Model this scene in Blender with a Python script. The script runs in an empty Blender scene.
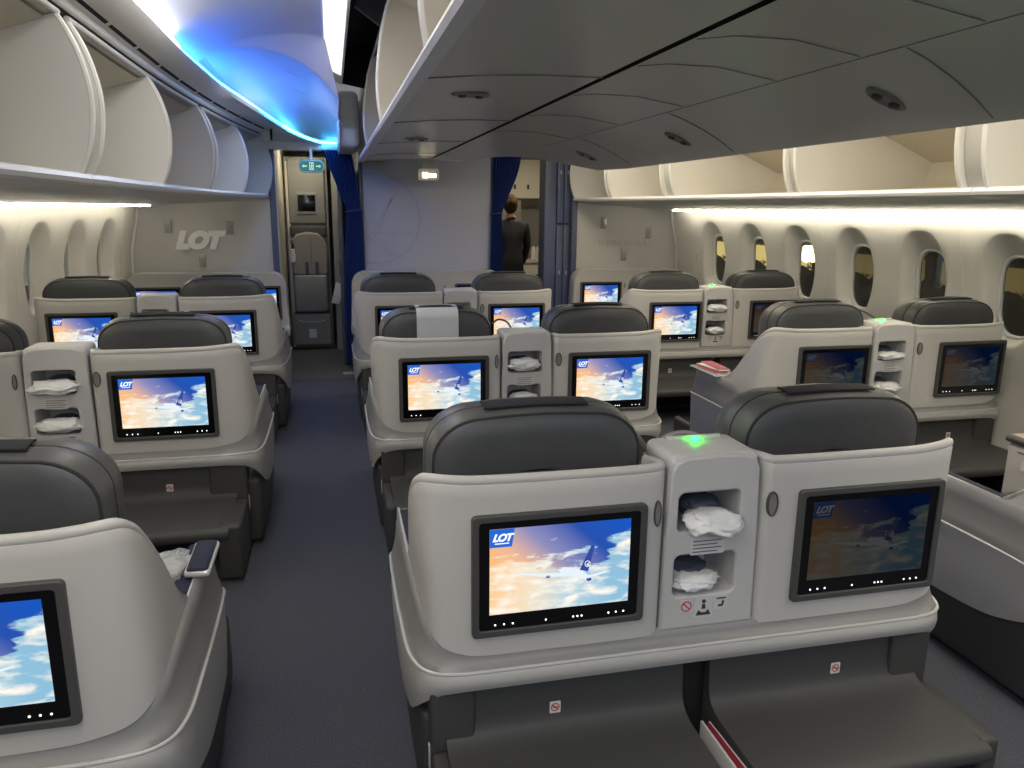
import bpy, bmesh, math, random
from mathutils import Vector, Matrix
random.seed(7)
S = bpy.context.scene
COL = S.collection
PI = math.pi
# ------------------------------------------------------------------ materials
def mat(name, col, rough=.5, metal=0., emit=None, es=0., bump=None, spec=.5, alpha=1., trans=0., var=None):
    m = bpy.data.materials.new(name); m.use_nodes = True
    n = m.node_tree.nodes; l = m.node_tree.links; b = n['Principled BSDF']
    b.inputs['Base Color'].default_value = (*col, 1); b.inputs['Roughness'].default_value = rough
    b.inputs['Metallic'].default_value = metal; b.inputs['Specular IOR Level'].default_value = spec
    b.inputs['Alpha'].default_value = alpha; b.inputs['Transmission Weight'].default_value = trans
    if emit: b.inputs['Emission Color'].default_value = (*emit, 1); b.inputs['Emission Strength'].default_value = es
    tc = n.new('ShaderNodeTexCoord')
    if bump:
        sc, st, ds = bump
        t = n.new('ShaderNodeTexNoise'); t.inputs['Scale'].default_value = sc; t.inputs['Detail'].default_value = 4
        bp = n.new('ShaderNodeBump'); bp.inputs['Strength'].default_value = st; bp.inputs['Distance'].default_value = ds
        l.new(tc.outputs['Object'], t.inputs['Vector']); l.new(t.outputs['Fac'], bp.inputs['Height']); l.new(bp.outputs['Normal'], b.inputs['Normal'])
    if var:
        sc, c2 = var
        t = n.new('ShaderNodeTexNoise'); t.inputs['Scale'].default_value = sc; t.inputs['Detail'].default_value = 5
        r = n.new('ShaderNodeValToRGB'); r.color_ramp.elements[0].color = (*col, 1); r.color_ramp.elements[1].color = (*c2, 1)
        r.color_ramp.elements[0].position = .35; r.color_ramp.elements[1].position = .65
        l.new(tc.outputs['Object'], t.inputs['Vector']); l.new(t.outputs['Fac'], r.inputs['Fac']); l.new(r.outputs['Color'], b.inputs['Base Color'])
    return m
SHELL = mat('shell_plastic', (.56,.55,.53), .42, bump=(240,.06,.001))
SHELL2 = mat('console_plastic', (.56,.56,.56), .45, bump=(240,.06,.001))
SKIRT = mat('skirt_plastic', (.47,.465,.455), .35)
BAND = mat('band_plastic', (.30,.30,.295), .38)
TRIM = mat('trim_metal', (.62,.62,.61), .28, .2)
DARK = mat('footwell_plastic', (.052,.052,.052), .5, bump=(300,.15,.001))
OTTO = mat('ottoman_vinyl', (.056,.057,.058), .55, bump=(300,.2,.001))
BLACKISH = mat('cavity_shade', (.012,.012,.012), .8)
LEATH = mat('grey_leather', (.062,.065,.07), .42, bump=(9,.35,.012))
LEATH2 = mat('side_leather', (.088,.09,.09), .45, bump=(9,.3,.012))
PIPE = mat('piping', (.02,.021,.024), .6)
VELC = mat('velcro', (.018,.018,.024), .9)
NAVY = mat('navy_fabric', (.02,.026,.055), .85, bump=(300,.3,.001))
BEZ = mat('bezel_grey', (.07,.07,.07), .45)
GLASSB = mat('black_glass', (.004,.004,.005), .12)
WHITE = mat('white_paper', (.8,.8,.8), .6)
BAG = mat('bag_film', (.82,.83,.85), .3, bump=(22,.6,.01), alpha=1)
BAGD = mat('headset_dark', (.05,.06,.09), .5)
STICK = mat('sticker_white', (.75,.73,.73), .5)
STK2 = mat('console_sticker', (.62,.62,.62), .5)
INK = mat('ink', (.05,.05,.05), .6)
RED = mat('sign_red', (.5,.03,.03), .5)
CLOTH = mat('cover_cloth', (.56,.57,.62), .9, bump=(200,.2,.001))
CREAM = mat('bin_cream', (.58,.54,.455), .5)
RIMW = mat('bin_rim', (.74,.73,.70), .35)
LIPW = mat('lip_white', (.80,.80,.82), .3)
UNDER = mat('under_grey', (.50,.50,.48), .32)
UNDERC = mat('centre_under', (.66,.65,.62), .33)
WALL = mat('wall_panel', (.66,.645,.60), .5)
BULK = mat('bulkhead_panel', (.50,.49,.47), .55, bump=(150,.1,.001))
BULKC = mat('centre_bulkhead', (.42,.43,.50), .6, bump=(150,.1,.001))
BULKL = mat('embossed_line', (.36,.37,.44), .6)
BLUEG = mat('blue_grey_door', (.10,.125,.22), .4)
JAMB = mat('jamb_blue', (.07,.085,.14), .4)
CURT = mat('curtain_blue', (.012,.035,.20), .8, bump=(120,.3,.002))
CEIL = mat('ceiling_white', (.78,.78,.80), .45)
RAIL = mat('rail_beige', (.86,.84,.78), .4)
SLOT = mat('slot_black', (.008,.008,.008), .8)
VINYL = mat('vinyl_grey', (.085,.085,.08), .6)
CARPET = mat('carpet_navy', (.048,.051,.068), .95, bump=(420,.6,.004), var=(170,(.088,.094,.122)))
GALL = mat('galley_cream', (.66,.62,.52), .45)
GALD = mat('galley_grey', (.24,.24,.22), .45)
JSEAT = mat('jumpseat_tan', (.30,.28,.24), .6)
GREY = mat('unit_grey', (.27,.27,.25), .45)
SILV = mat('silver', (.80,.80,.80), .35, .2)
LATCH = mat('latch_grey', (.33,.32,.30), .35, .4)
PANE = mat('pane_acrylic', (.80,.80,.72), .02, trans=1.)
PANE.node_tree.nodes['Principled BSDF'].inputs['IOR'].default_value = 1.25
SUIT = mat('suit_black', (.011,.011,.015), .75, bump=(40,.2,.004))
SKIN = mat('skin', (.60,.36,.25), .55)
HAIR = mat('hair_brown', (.055,.027,.013), .85, bump=(70,1.,.02), spec=.2)
GREEN = mat('sign_green', (.02,.22,.12), .4, emit=(.02,.3,.15), es=.35)
SIGNW = mat('sign_glow', (.9,.9,.9), .4, emit=(.9,.95,.9), es=.5)
LEDG = mat('led_green', (.05,.5,.1), .4, emit=(.002,1,.014), es=70)
LUMP = mat('added_glow', (.9,.88,.82), .5, emit=(1,.94,.80), es=1.1)
LEDW = mat('led_warm', (1,.95,.8), .4, emit=(1,.91,.73), es=34)
LEDC = mat('led_cove_white', (1,1,1), .4, emit=(.88,.90,1), es=16)
LEDB = mat('led_cove_blue', (.2,.5,1), .4, emit=(.015,.17,1), es=34)
LEDCY = mat('led_cyan', (.2,.8,1), .4, emit=(.04,.42,1), es=22)
LAMP = mat('lamp_lens', (1,.9,.75), .3, emit=(1,.85,.6), es=4)
DOTW = mat('icon_white', (1,1,1), .4, emit=(1,1,1), es=1.6)
FOIL = mat('clear_film', (.8,.82,.85), .12, bump=(30,1.,.02), alpha=.55)
NIGHT = mat('night_tarmac', (.02,.02,.018), .8)
TERM = mat('terminal_wall', (.16,.14,.09), .8)
TERML = mat('terminal_light', (1,.8,.3), .5, emit=(1,.80,.30), es=.62)
TERMD = mat('terminal_dim', (.3,.25,.1), .5, emit=(1,.74,.30), es=.10)
FLOOD = mat('flood_lamp', (1,.9,.6), .5, emit=(1,.85,.40), es=5)
MAGR = mat('magazine_red', (.35,.03,.06), .4)
MAGW = mat('magazine_white', (.7,.68,.68), .4)
WOOD = mat('tray_edge', (.45,.38,.28), .5)

def screen_mat(name, k):
    m = bpy.data.materials.new(name); m.use_nodes = True
    N = m.node_tree.nodes; L = m.node_tree.links; N.clear()
    o = N.new('ShaderNodeOutputMaterial'); e = N.new('ShaderNodeEmission'); L.new(e.outputs[0], o.inputs[0]); e.inputs[1].default_value = k
    tc = N.new('ShaderNodeTexCoord'); sp = N.new('ShaderNodeSeparateXYZ'); L.new(tc.outputs['Generated'], sp.inputs[0])
    def mth(op, a, b=None, c=None):
        x = N.new('ShaderNodeMath'); x.operation = op
        for i, v in enumerate((a,b,c)):
            if v is None: continue
            if isinstance(v, (int,float)): x.inputs[i].default_value = v
            else: L.new(v, x.inputs[i])
        return x.outputs[0]
    def ramp(f, els):
        r = N.new('ShaderNodeValToRGB'); cr = r.color_ramp
        cr.elements[0].position = els[0][0]; cr.elements[0].color = (*els[0][1],1)
        cr.elements[1].position = els[-1][0]; cr.elements[1].color = (*els[-1][1],1)
        for p, c in els[1:-1]: q = cr.elements.new(p); q.color = (*c,1)
        L.new(f, r.inputs[0]); return r.outputs[0]
    def mix(f, a, b):
        x = N.new('ShaderNodeMix'); x.data_type = 'RGBA'; L.new(f, x.inputs[0]); L.new(a, x.inputs[6]); L.new(b, x.inputs[7]); return x.outputs[2]
    X, Z = sp.outputs[0], sp.outputs[2]
    sky = ramp(mth('ADD', mth('MULTIPLY', X, .62), mth('MULTIPLY', Z, .42)), [(.2,(1,.50,.14)),(.40,(.80,.46,.30)),(.56,(.26,.26,.48)),(.78,(.02,.08,.40)),(1,(.01,.09,.50))])
    mp = N.new('ShaderNodeMapping'); mp.inputs['Scale'].default_value = (2.2,1,5.2); L.new(tc.outputs['Generated'], mp.inputs[0])
    nz = N.new('ShaderNodeTexNoise'); nz.inputs['Scale'].default_value = 1.6; nz.inputs['Detail'].default_value = 7; nz.inputs['Roughness'].default_value = .55; nz.inputs['Distortion'].default_value = .3
    L.new(mp.outputs[0], nz.inputs[0])
    # cloud cover grows downward and at the right edge
    rt_ = mth('MULTIPLY', mth('MAXIMUM', mth('SUBTRACT', X, .82), 0), 1.6)
    f = mth('ADD', mth('ADD', mth('MULTIPLY', mth('SUBTRACT', .64, Z), 1.1), mth('MULTIPLY', mth('SUBTRACT', nz.outputs['Fac'], .5), 1.5)), rt_)
    cov = ramp(f, [(0,(0,0,0)),(.10,(1,1,1))])
    lit = ramp(mth('ADD', X, mth('MULTIPLY', nz.outputs['Fac'], .25)), [(.1,(.95,.58,.27)),(.40,(.86,.72,.54)),(.68,(.42,.62,.72)),(1.05,(.26,.50,.68))])
    mp2 = N.new('ShaderNodeMapping'); mp2.inputs['Scale'].default_value = (4,1,7); L.new(tc.outputs['Generated'], mp2.inputs[0])
    n2 = N.new('ShaderNodeTexNoise'); n2.inputs['Scale'].default_value = 1.5; n2.inputs['Detail'].default_value = 6; n2.inputs['Distortion'].default_value = .2; L.new(mp2.outputs[0], n2.inputs[0])
    wh = N.new('ShaderNodeRGB'); wh.outputs[0].default_value = (.95,.90,.80,1)
    cl = mix(ramp(n2.outputs['Fac'], [(.44,(0,0,0)),(.66,(1,1,1))]), lit, wh.outputs[0])
    L.new(mix(cov, sky, cl), e.inputs[0])
    return m
def emi(name, c, k): 
    m = mat(name, (0,0,0), .5, emit=c, es=k); return m
SETS = {}
for key, k in (('on',1.0), ('dim',.045)):  # dim set puts the darkening at oblique view angles into the emission
    SETS[key] = [screen_mat('screen_sky_'+key, k), emi('logo_blue_'+key,(.01,.13,.62),k), emi('logo_white_'+key,(1,1,1),k),
                 emi('jet_white_'+key,(.80,.88,.95),k*.95), emi('tail_blue_'+key,(.03,.06,.32),k)]
# ------------------------------------------------------------------ geometry helpers
class MB:
    """collects geometry in one bmesh; each face remembers a material slot"""
    def __init__(s): s.bm = bmesh.new(); s.mats = []
    def slot(s, m):
        if m not in s.mats: s.mats.append(m)
        return s.mats.index(m)
    def box(s, x0,x1,y0,y1,z0,z1, m, b=.0, seg=3, M=None):
        r = bmesh.ops.create_cube(s.bm, size=1); vs = r['verts']
        for v in vs: v.co = Vector(((x0+x1)/2+v.co.x*(x1-x0), (y0+y1)/2+v.co.y*(y1-y0), (z0+z1)/2+v.co.z*(z1-z0)))
        fs = set(f for v in vs for f in v.link_faces)
        if b > 0:
            es = set(e for v in vs for e in v.link_edges)
            rr_ = bmesh.ops.bevel(s.bm, geom=list(es), offset=b, segments=seg, profile=.5, affect='EDGES', clamp_overlap=True)
            vs = set(vs) | set(rr_['verts']); vs = [v for v in vs if v.is_valid]
            fs = set(f for v in vs for f in v.link_faces)
        i = s.slot(m)
        for f in fs: f.material_index = i
        if M is not None:
            for v in set(v for f in fs for v in f.verts): v.co = M @ v.co
        return s
    def grid(s, rows, m, closed=False, cap0=False, cap1=False):
        i = s.slot(m)
        V = [[s.bm.verts.new(p) for p in r] for r in rows]
        n = len(rows[0])
        for a, b in zip(V, V[1:]):
            for k in range(n if closed else n-1):
                try: f = s.bm.faces.new((a[k], a[(k+1)%n], b[(k+1)%n], b[k])); f.material_index = i
                except ValueError: pass
        for c, r in ((cap0, V[0]), (cap1, V[-1])):
            if c:
                f = s.bm.faces.new(r); f.material_index = i
        return s
    def mesh(s, me, m, M=None):
        i = s.slot(m); n0 = len(s.bm.faces)
        s.bm.verts.ensure_lookup_table(); v0 = len(s.bm.verts)
        s.bm.from_mesh(me); s.bm.faces.ensure_lookup_table(); s.bm.verts.ensure_lookup_table()
        for f in s.bm.faces[n0:]: f.material_index = i
        if M is not None:
            for v in s.bm.verts[v0:]: v.co = M @ v.co
        bpy.data.meshes.remove(me); return s
    def tube(s, pts, r, m, n=8):
        pts = [Vector(p) for p in pts]; rows = []
        for k, p in enumerate(pts):
            d = (pts[min(k+1,len(pts)-1)] - pts[max(k-1,0)]).normalized()
            a = Vector((0,0,1)) if abs(d.z) < .9 else Vector((1,0,0))
            u = d.cross(a).normalized(); w = u.cross(d)
            rad = r[k] if isinstance(r, (list,tuple)) else r
            rows.append([p + (u*math.cos(2*PI*q/n) + w*math.sin(2*PI*q/n))*rad for q in range(n)])
        return s.grid(rows, m, True, True, True)
    def build(s, name, parent=None, recalc=True, sharp=.7, loc=None):
        if recalc: bmesh.ops.recalc_face_normals(s.bm, faces=s.bm.faces[:])
        me = bpy.data.meshes.new(name); s.bm.to_mesh(me); s.bm.free()
        for m in s.mats: me.materials.append(m)
        for p in me.polygons: p.use_smooth = True
        me.set_sharp_from_angle(angle=sharp)
        o = bpy.data.objects.new(name, me); COL.objects.link(o)
        if parent: o.parent = parent
        if loc: o.location = loc
        return o
def rr(cx, cz, w, h, r, n=6):
    pts = []
    for (sx, sz, a0) in ((1,1,0), (-1,1,PI/2), (-1,-1,PI), (1,-1,3*PI/2)):
        for k in range(n+1):
            a = a0 + PI/2*k/n
            pts.append((cx + sx*(w/2-r) + r*math.cos(a), cz + sz*(h/2-r) + r*math.sin(a)))
    return pts
def ell(cx, cz, a, b, n=24): return [(cx+a*math.cos(2*PI*k/n), cz+b*math.sin(2*PI*k/n)) for k in range(n)]
def _curve_mesh(cu, y):
    o = bpy.data.objects.new('tmp', cu); COL.objects.link(o)
    bpy.context.view_layer.update()
    me = bpy.data.meshes.new_from_object(o.evaluated_get(bpy.context.evaluated_depsgraph_get()))
    bpy.data.objects.remove(o); bpy.data.curves.remove(cu)
    for v in me.vertices: c = v.co.copy(); v.co = Vector((c.x, y - c.z, c.y))
    return me
def plate(loops, y, depth, bevel=0., bres=2):
    """flat plate in the xz plane; its rear face (towards -y) at y, loops after the first are holes"""
    cu = bpy.data.curves.new('tmp', 'CURVE'); cu.dimensions = '2D'; cu.fill_mode = 'BOTH'
    for lp in loops:
        sp = cu.splines.new('POLY'); sp.points.add(len(lp)-1); sp.use_cyclic_u = True
        for q, p in zip(sp.points, lp): q.co = (p[0], p[1], 0, 1)
    cu.extrude = max(depth/2 - bevel, .0001); cu.bevel_depth = bevel; cu.bevel_resolution = bres
    if bevel: cu.offset = -bevel
    return _curve_mesh(cu, y + depth/2)
def text(s, size, y, depth, shear=0., x=0., z=0., align='CENTER', spacing=1., off=0.):
    cu = bpy.data.curves.new('tmp', 'FONT'); cu.body = s; cu.size = size; cu.extrude = depth/2; cu.shear = shear
    cu.align_x = align; cu.align_y = 'CENTER'; cu.space_character = spacing; cu.offset = off
    me = _curve_mesh(cu, y + depth/2)
    for v in me.vertices: v.co.x += x; v.co.z += z
    return me
def cat(pts, n):
    """Catmull-Rom through tuples"""
    out = []; P = [Vector(p) if len(p) <= 3 else p for p in pts]; dim = len(pts[0])
    for i in range(len(pts)-1):
        a, b, c, d = pts[max(i-1,0)], pts[i], pts[i+1], pts[min(i+2,len(pts)-1)]
        for k in range(n):
            t = k/n
            out.append(tuple(.5*((2*b[j]) + (-a[j]+c[j])*t + (2*a[j]-5*b[j]+4*c[j]-d[j])*t*t + (-a[j]+3*b[j]-3*c[j]+d[j])*t**3) for j in range(dim)))
    out.append(tuple(pts[-1])); return out
def lerp(a, b, t): return a + (b-a)*t
def sm(t): t = max(0., min(1., t)); return t*t*(3-2*t)
def tag(o, label=None, cat_=None, group=None, kind=None):
    if label: o['label'] = label
    if cat_: o['category'] = cat_
    if group: o['group'] = group
    if kind: o['kind'] = kind
    return o
def empty(name, loc, label, cat_, group=None):
    o = bpy.data.objects.new(name, None); COL.objects.link(o); o.location = loc; o.empty_display_size = .1
    return tag(o, label, cat_, group)
def dup(o, parent=None):
    c = o.copy(); COL.objects.link(c)
    if parent: c.parent = parent
    for ch in [q for q in bpy.data.objects if q.parent is o]: dup(ch, c)
    return c
def pip(p, q, t): return tuple(lerp(a, b, t) for a, b in zip(p, q))
# ------------------------------------------------------------------ seat pair
CONS_X = .015
MON = (-.402, .478)
def flare_x(x, z, fl):
    # aisle-side halves are wider (e) and flare outwards below the top (f)
    s = 1 if x > 0 else -1
    e, f = fl[1] if s > 0 else fl[0]
    w = sm((abs(x)-.52)/.26)
    return x + s*w*(e + f*min(max(1.0-z,0), .34)/.34)
def shell_half(side, fl, name='back_shell', corner=1.0, parent=None):
    x0 = CONS_X+.138 if side > 0 else .139-CONS_X
    st = [(x0,.12,.985,.52),(x0-.002,.04,.998,.52),(x0+.012,.007,.998,.52),(.21,0,.996,.52),(.42,0,.995,.52),(.60,.0,.997,.522),(.67,.001,1.003,.535),
          (.712,.010,1.007,.552),(.738,.032,1.003,.578),(.752,.066,.980,.605),(.760,.11,.93,.630),(.764,.17,.85,.647),(.767,.24,.745,.657),(.768,.32,.675,.66)]
    P = cat(st, 5); th = .022; rows = []
    m = MB()
    nrm = []
    for i, p in enumerate(P):
        a, b = P[max(i-1,0)], P[min(i+1,len(P)-1)]
        dx, dy = b[0]-a[0], b[1]-a[1]; L = math.hypot(dx,dy) or 1
        nrm.append((dy/L, -dx/L))      # outward (towards -y on the back)
    prof = [(0,0,0),(.0,.02,0),(0,.2,0),(0,.4,0),(0,.6,0),(0,.8,0),(0,.93,0),(.0006,.955,0),(.0026,.96,0),(.0006,.965,0)]
    for i, p in enumerate(P):
        x, y, zt, zb = p; nx, ny = nrm[i]; h = zt-zb; r = []
        def add(off, z): r.append((side*flare_x(x + nx*off, z, (fl[1],fl[1]) if side > 0 else (fl[0],fl[0])), y + ny*off, z))
        for t in (0,.15,.3,.45,.6,.75,.88): add(0, zb + h*t)
        add(0, zt-.024); add(-.0018, zt-.021); add(0, zt-.018); add(.0, zt-.010); add(-.003, zt-.003); add(-th/2, zt); add(-th+.003, zt-.003); add(-th, zt-.010)
        for t in (.75,.45,.15,0): add(-th, zb + h*t)
        rows.append(r)
    m.grid(rows, SHELL, True, True, True)
    return m.build(name, parent, sharp=.9)
A_ST = [(0,.004,.522),(.30,.004,.522),(.60,.004,.524),(.67,.006,.537),(.712,.016,.554),(.740,.038,.580),(.756,.072,.607),(.766,.12,.632),(.774,.20,.652),(.778,.30,.656),(.778,.45,.656),(.778,.60,.645),(.774,.67,.61),(.74,.715,.55)]
B_ST = [(0,-.020,.490),(.30,-.020,.490),(.60,-.020,.490),(.68,-.016,.490),(.735,.0,.490),(.770,.035,.491),(.788,.09,.494),(.795,.15,.498),(.798,.25,.503),(.80,.33,.505),(.80,.45,.505),(.798,.62,.503),(.79,.69,.50),(.75,.73,.495)]
C_ST = [(0,-.020,.440),(.30,-.020,.440),(.60,-.020,.440),(.675,-.015,.436),(.728,.003,.420),(.762,.038,.385),(.778,.09,.34),(.785,.15,.30),(.788,.25,.265),(.79,.33,.25),(.79,.45,.24),(.788,.62,.235),(.78,.69,.24),(.74,.725,.25)]
def full(st, fl):
    h = cat(st, 4)
    left = [(-x, y, z) for x, y, z in reversed(h[1:])]
    return [(flare_x(x, min(z,.66), fl), y, z) for x, y, z in left + h]
def make_monitor(cx, parent, key, w=.450, h=.322, cz=.739):
    m = MB()
    m.mesh(plate([rr(cx,cz,w,h,.012,3), rr(cx,cz,w-.036,h-.036,.008,3)], -.014, .02, .003), BEZ)
    m.mesh(plate([rr(cx,cz,w-.034,h-.034,.008,3)], -.009, .012), GLASSB)
    bz = cz - h/2 + .031
    for dx in (-.37,-.32,-.27,-.08,.08,.105,.13,.29,.335,.38):
        m.mesh(plate([ell(cx+dx*w, bz, .0025,.0025,8)], -.0097, .001), DOTW)
    o = m.build('monitor', parent)
    d = MB(); dw, dh = .362, .226; dz = cz + .012; Y0 = -.0105
    L = [SETS[key][i] for i in range(5)]
    d.mesh(plate([[(cx-dw/2,dz-dh/2),(cx+dw/2,dz-dh/2),(cx+dw/2,dz+dh/2),(cx-dw/2,dz+dh/2)]], Y0, .001), L[0])
    lx, lz = cx-dw/2, dz+dh/2
    d.mesh(plate([[(lx,lz),(lx+.062,lz),(lx+.055,lz-.047),(lx,lz-.047)]], Y0-.0006, .0005), L[1])
    d.mesh(text('LOT', .026, Y0-.0012, .0005, .35, lx+.030, lz-.023, spacing=.9, off=.0012), L[2])
    d.mesh(plate([[(lx+.012,lz-.036),(lx+.048,lz-.036),(lx+.048,lz-.0385),(lx+.012,lz-.0385)]], Y0-.0012, .0005), L[2])
    # the airliner seen from behind, above the clouds
    jx, jz = cx+.045, dz-.03
    d.mesh(plate([[(jx-.005,jz+.020),(jx+.012,jz+.013),(jx+.030,jz-.004),(jx+.028,jz-.014),(jx+.010,jz-.008),(jx-.045,jz+.012),(jx-.052,jz+.022),(jx-.040,jz+.026)]], Y0-.0006, .0005), L[3])
    d.mesh(plate([[(jx-.035,jz+.012),(jx-.150,jz+.022),(jx-.162,jz+.026),(jx-.145,jz+.018),(jx-.080,jz+.005),(jx-.025,jz+.003)]], Y0-.0009, .0005), L[3])
    d.mesh(plate([[(jx+.022,jz-.002),(jx+.072,jz+.006),(jx+.075,jz+.003),(jx+.026,jz-.010)]], Y0-.0009, .0005), L[3])
    d.mesh(plate([[(jx-.010,jz-.008),(jx-.048,jz-.012),(jx-.044,jz-.009),(jx-.008,jz-.002)]], Y0-.0009, .0005), L[3])
    d.mesh(plate([[(jx+.004,jz+.016),(jx+.026,jz+.010),(jx+.042,jz+.078),(jx+.033,jz+.080)]], Y0-.0009, .0005), L[4])
    d.mesh(plate([ell(jx+.024,jz+.031,.0075,.0085,16), ell(jx+.024,jz+.031,.006,.007,16)], Y0-.0015, .0004), L[2])
    d.mesh(plate([[(jx+.020,jz+.028),(jx+.030,jz+.037),(jx+.026,jz+.030),(jx+.028,jz+.025)]], Y0-.0015, .0004), L[2])
    d.mesh(plate([ell(jx+.029,jz-.012,.007,.005,12)], Y0-.0009, .0005), L[4])
    d.mesh(plate([ell(jx-.078,jz+.006,.006,.004,12)], Y0-.0009, .0005), L[4])
    dd = d.build('display', o, sharp=.3)
    return o
def nosmoke(cx, cz, y, parent, s=.016):
    m = MB(); m.mesh(plate([rr(cx,cz,2*s,2.3*s,.003,2)], y-.001, .001), STICK)
    m.mesh(plate([ell(cx,cz,s*.8,s*.8), ell(cx,cz,s*.62,s*.62)], y-.0016, .0006), RED)
    m.mesh(plate([[(cx-s*.5,cz-.0012),(cx+s*.5,cz-.0012),(cx+s*.5,cz+.0018),(cx-s*.5,cz+.0018)]], y-.0014, .0004), INK)
    me = plate([[(-s*.7,-.0016),(s*.7,-.0016),(s*.7,.0016),(-s*.7,.0016)]], 0, .0005)
    m.mesh(me, RED, Matrix.Translation((cx, y-.0018, cz)) @ Matrix.Rotation(math.radians(45), 4, 'Y'))
    return m.build('no_smoking_sticker', parent)
def make_console(parent, led=False, depth=.19):
    cx = CONS_X; w = .268
    m = MB()
    out = [(cx-w/2,.528),(cx+w/2,.528),(cx+w/2-.004,.80),(cx+w/2-.010,.965),(cx+w/2-.022,.992),(cx+w/2-.05,1.004),(cx,1.008),(cx-w/2+.05,1.004),(cx-w/2+.022,.992),(cx-w/2+.010,.965),(cx-w/2+.004,.80)]
    holes = [rr(cx-.012,.857,.176,.108,.018), rr(cx-.015,.680,.176,.118,.018)]
    m.mesh(plate([out]+holes, .006, .03, .006), SHELL2)
    # body behind, built of walls so the pockets stay open
    m.box(cx-w/2+.006, cx-w/2+.018, .02, depth, .53, .965, SHELL2)
    m.box(cx+w/2-.018, cx+w/2-.006, .02, depth, .53, .965, SHELL2)
    m.box(cx-w/2+.008, cx+w/2-.008, .012, depth, .95, 1.010, SHELL2, .022, 5)
    m.box(cx-w/2+.03, cx+w/2-.03, depth-.02, depth, .53, .97, SHELL2)
    o = m.build('storage_console', parent)
    for (hx, hz, hw, hh) in ((cx-.012,.857,.176,.108), (cx-.015,.680,.176,.118)):
        p = MB(); rows = [[(x, y, z) for x, z in rr(hx,hz,hw*k+.002,hh*k+.002,.018)] for y, k in ((.012,1),(.10,.97),(.165,.9))]
        p.grid(rows, SHELL2, True, False, True); p.build('pocket', o, recalc=True)
    s = MB()
    s.mesh(plate([[(cx-.06,.738),(cx+.035,.738),(cx+.035,.785),(cx-.06,.785)]], .0050, .001), STK2)
    for k in range(4):
        s.mesh(plate([[(cx-.055,.775-k*.010),(cx+.028-.012*(k%2),.775-k*.010),(cx+.028-.012*(k%2),.7775-k*.010),(cx-.055,.7775-k*.010)]], .0044, .0005), BEZ)
    s.build('instruction_label', o)
    s = MB()
    s.mesh(plate([rr(cx-.062,.592,.036,.036,.003,2)], .0050, .001), STK2)
    s.mesh(plate([ell(cx-.062,.592,.015,.015), ell(cx-.062,.592,.012,.012)], .0044, .0005), RED)
    s.mesh(plate([[(-.013,-.0016),(.013,-.0016),(.013,.0016),(-.013,.0016)]], 0, .0005), RED, Matrix.Translation((cx-.062, .0040, .592)) @ Matrix.Rotation(math.radians(45), 4, 'Y'))
    s.mesh(plate([rr(cx-.012,.583,.052,.058,.003,2)], .0050, .001), STK2)
    s.mesh(plate([ell(cx-.012,.602,.006,.006,12)], .0044, .0005), INK)
    s.mesh(plate([[(cx-.016,.594),(cx-.008,.594),(cx-.006,.580),(cx-.018,.580)]], .0044, .0005), INK)
    s.mesh(plate([[(cx-.034,.562),(cx-.026,.578),(cx-.018,.570),(cx-.006,.570),(cx+.002,.578),(cx+.010,.562)]], .0044, .0005), INK)
    s.mesh(plate([rr(cx+.038,.594,.040,.040,.003,2)], .0050, .001), STK2)
    s.mesh(plate([[(cx+.030,.582),(cx+.044,.582),(cx+.048,.597),(cx+.042,.600),(cx+.040,.588),(cx+.030,.588)]], .0044, .0005), INK)
    s.mesh(plate([[(cx+.024,.604),(cx+.052,.604),(cx+.052,.608),(cx+.024,.608)]], .0044, .0005), INK)
    s.build('warning_stickers', o)
    # armrest console running forward between the two seats
    a = MB(); a.box(cx-.10, cx+.10, depth+.01, 1.04, .03, .61, SKIRT, .02); a.box(cx-.11, cx+.11, depth, 1.05, .61, .64, BEZ, .012); a.box(cx-.095, cx+.095, depth+.02, 1.03, .639, .646, WOOD, .002)
    a.box(cx-.102,cx-.0995,.44,1.0,.352,.357, INK); a.box(cx-.103,cx-.0995,.90,.95,.50,.54, STICK); a.box(cx-.102,cx-.0995,.80,.98,.575,.579, INK)
    ao = a.build('armrest_console', parent)
    if led:
        g = MB(); g.box(cx-.010, cx+.010, .130, .142, 1.010, 1.019, LEDG, .003); g.build('indicator_light', o)
        g = MB(); g.box(cx-.075, cx+.085, .150, .165, 1.006, 1.018, SHELL, .004); g.build('control_strip', o)
    return o
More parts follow.
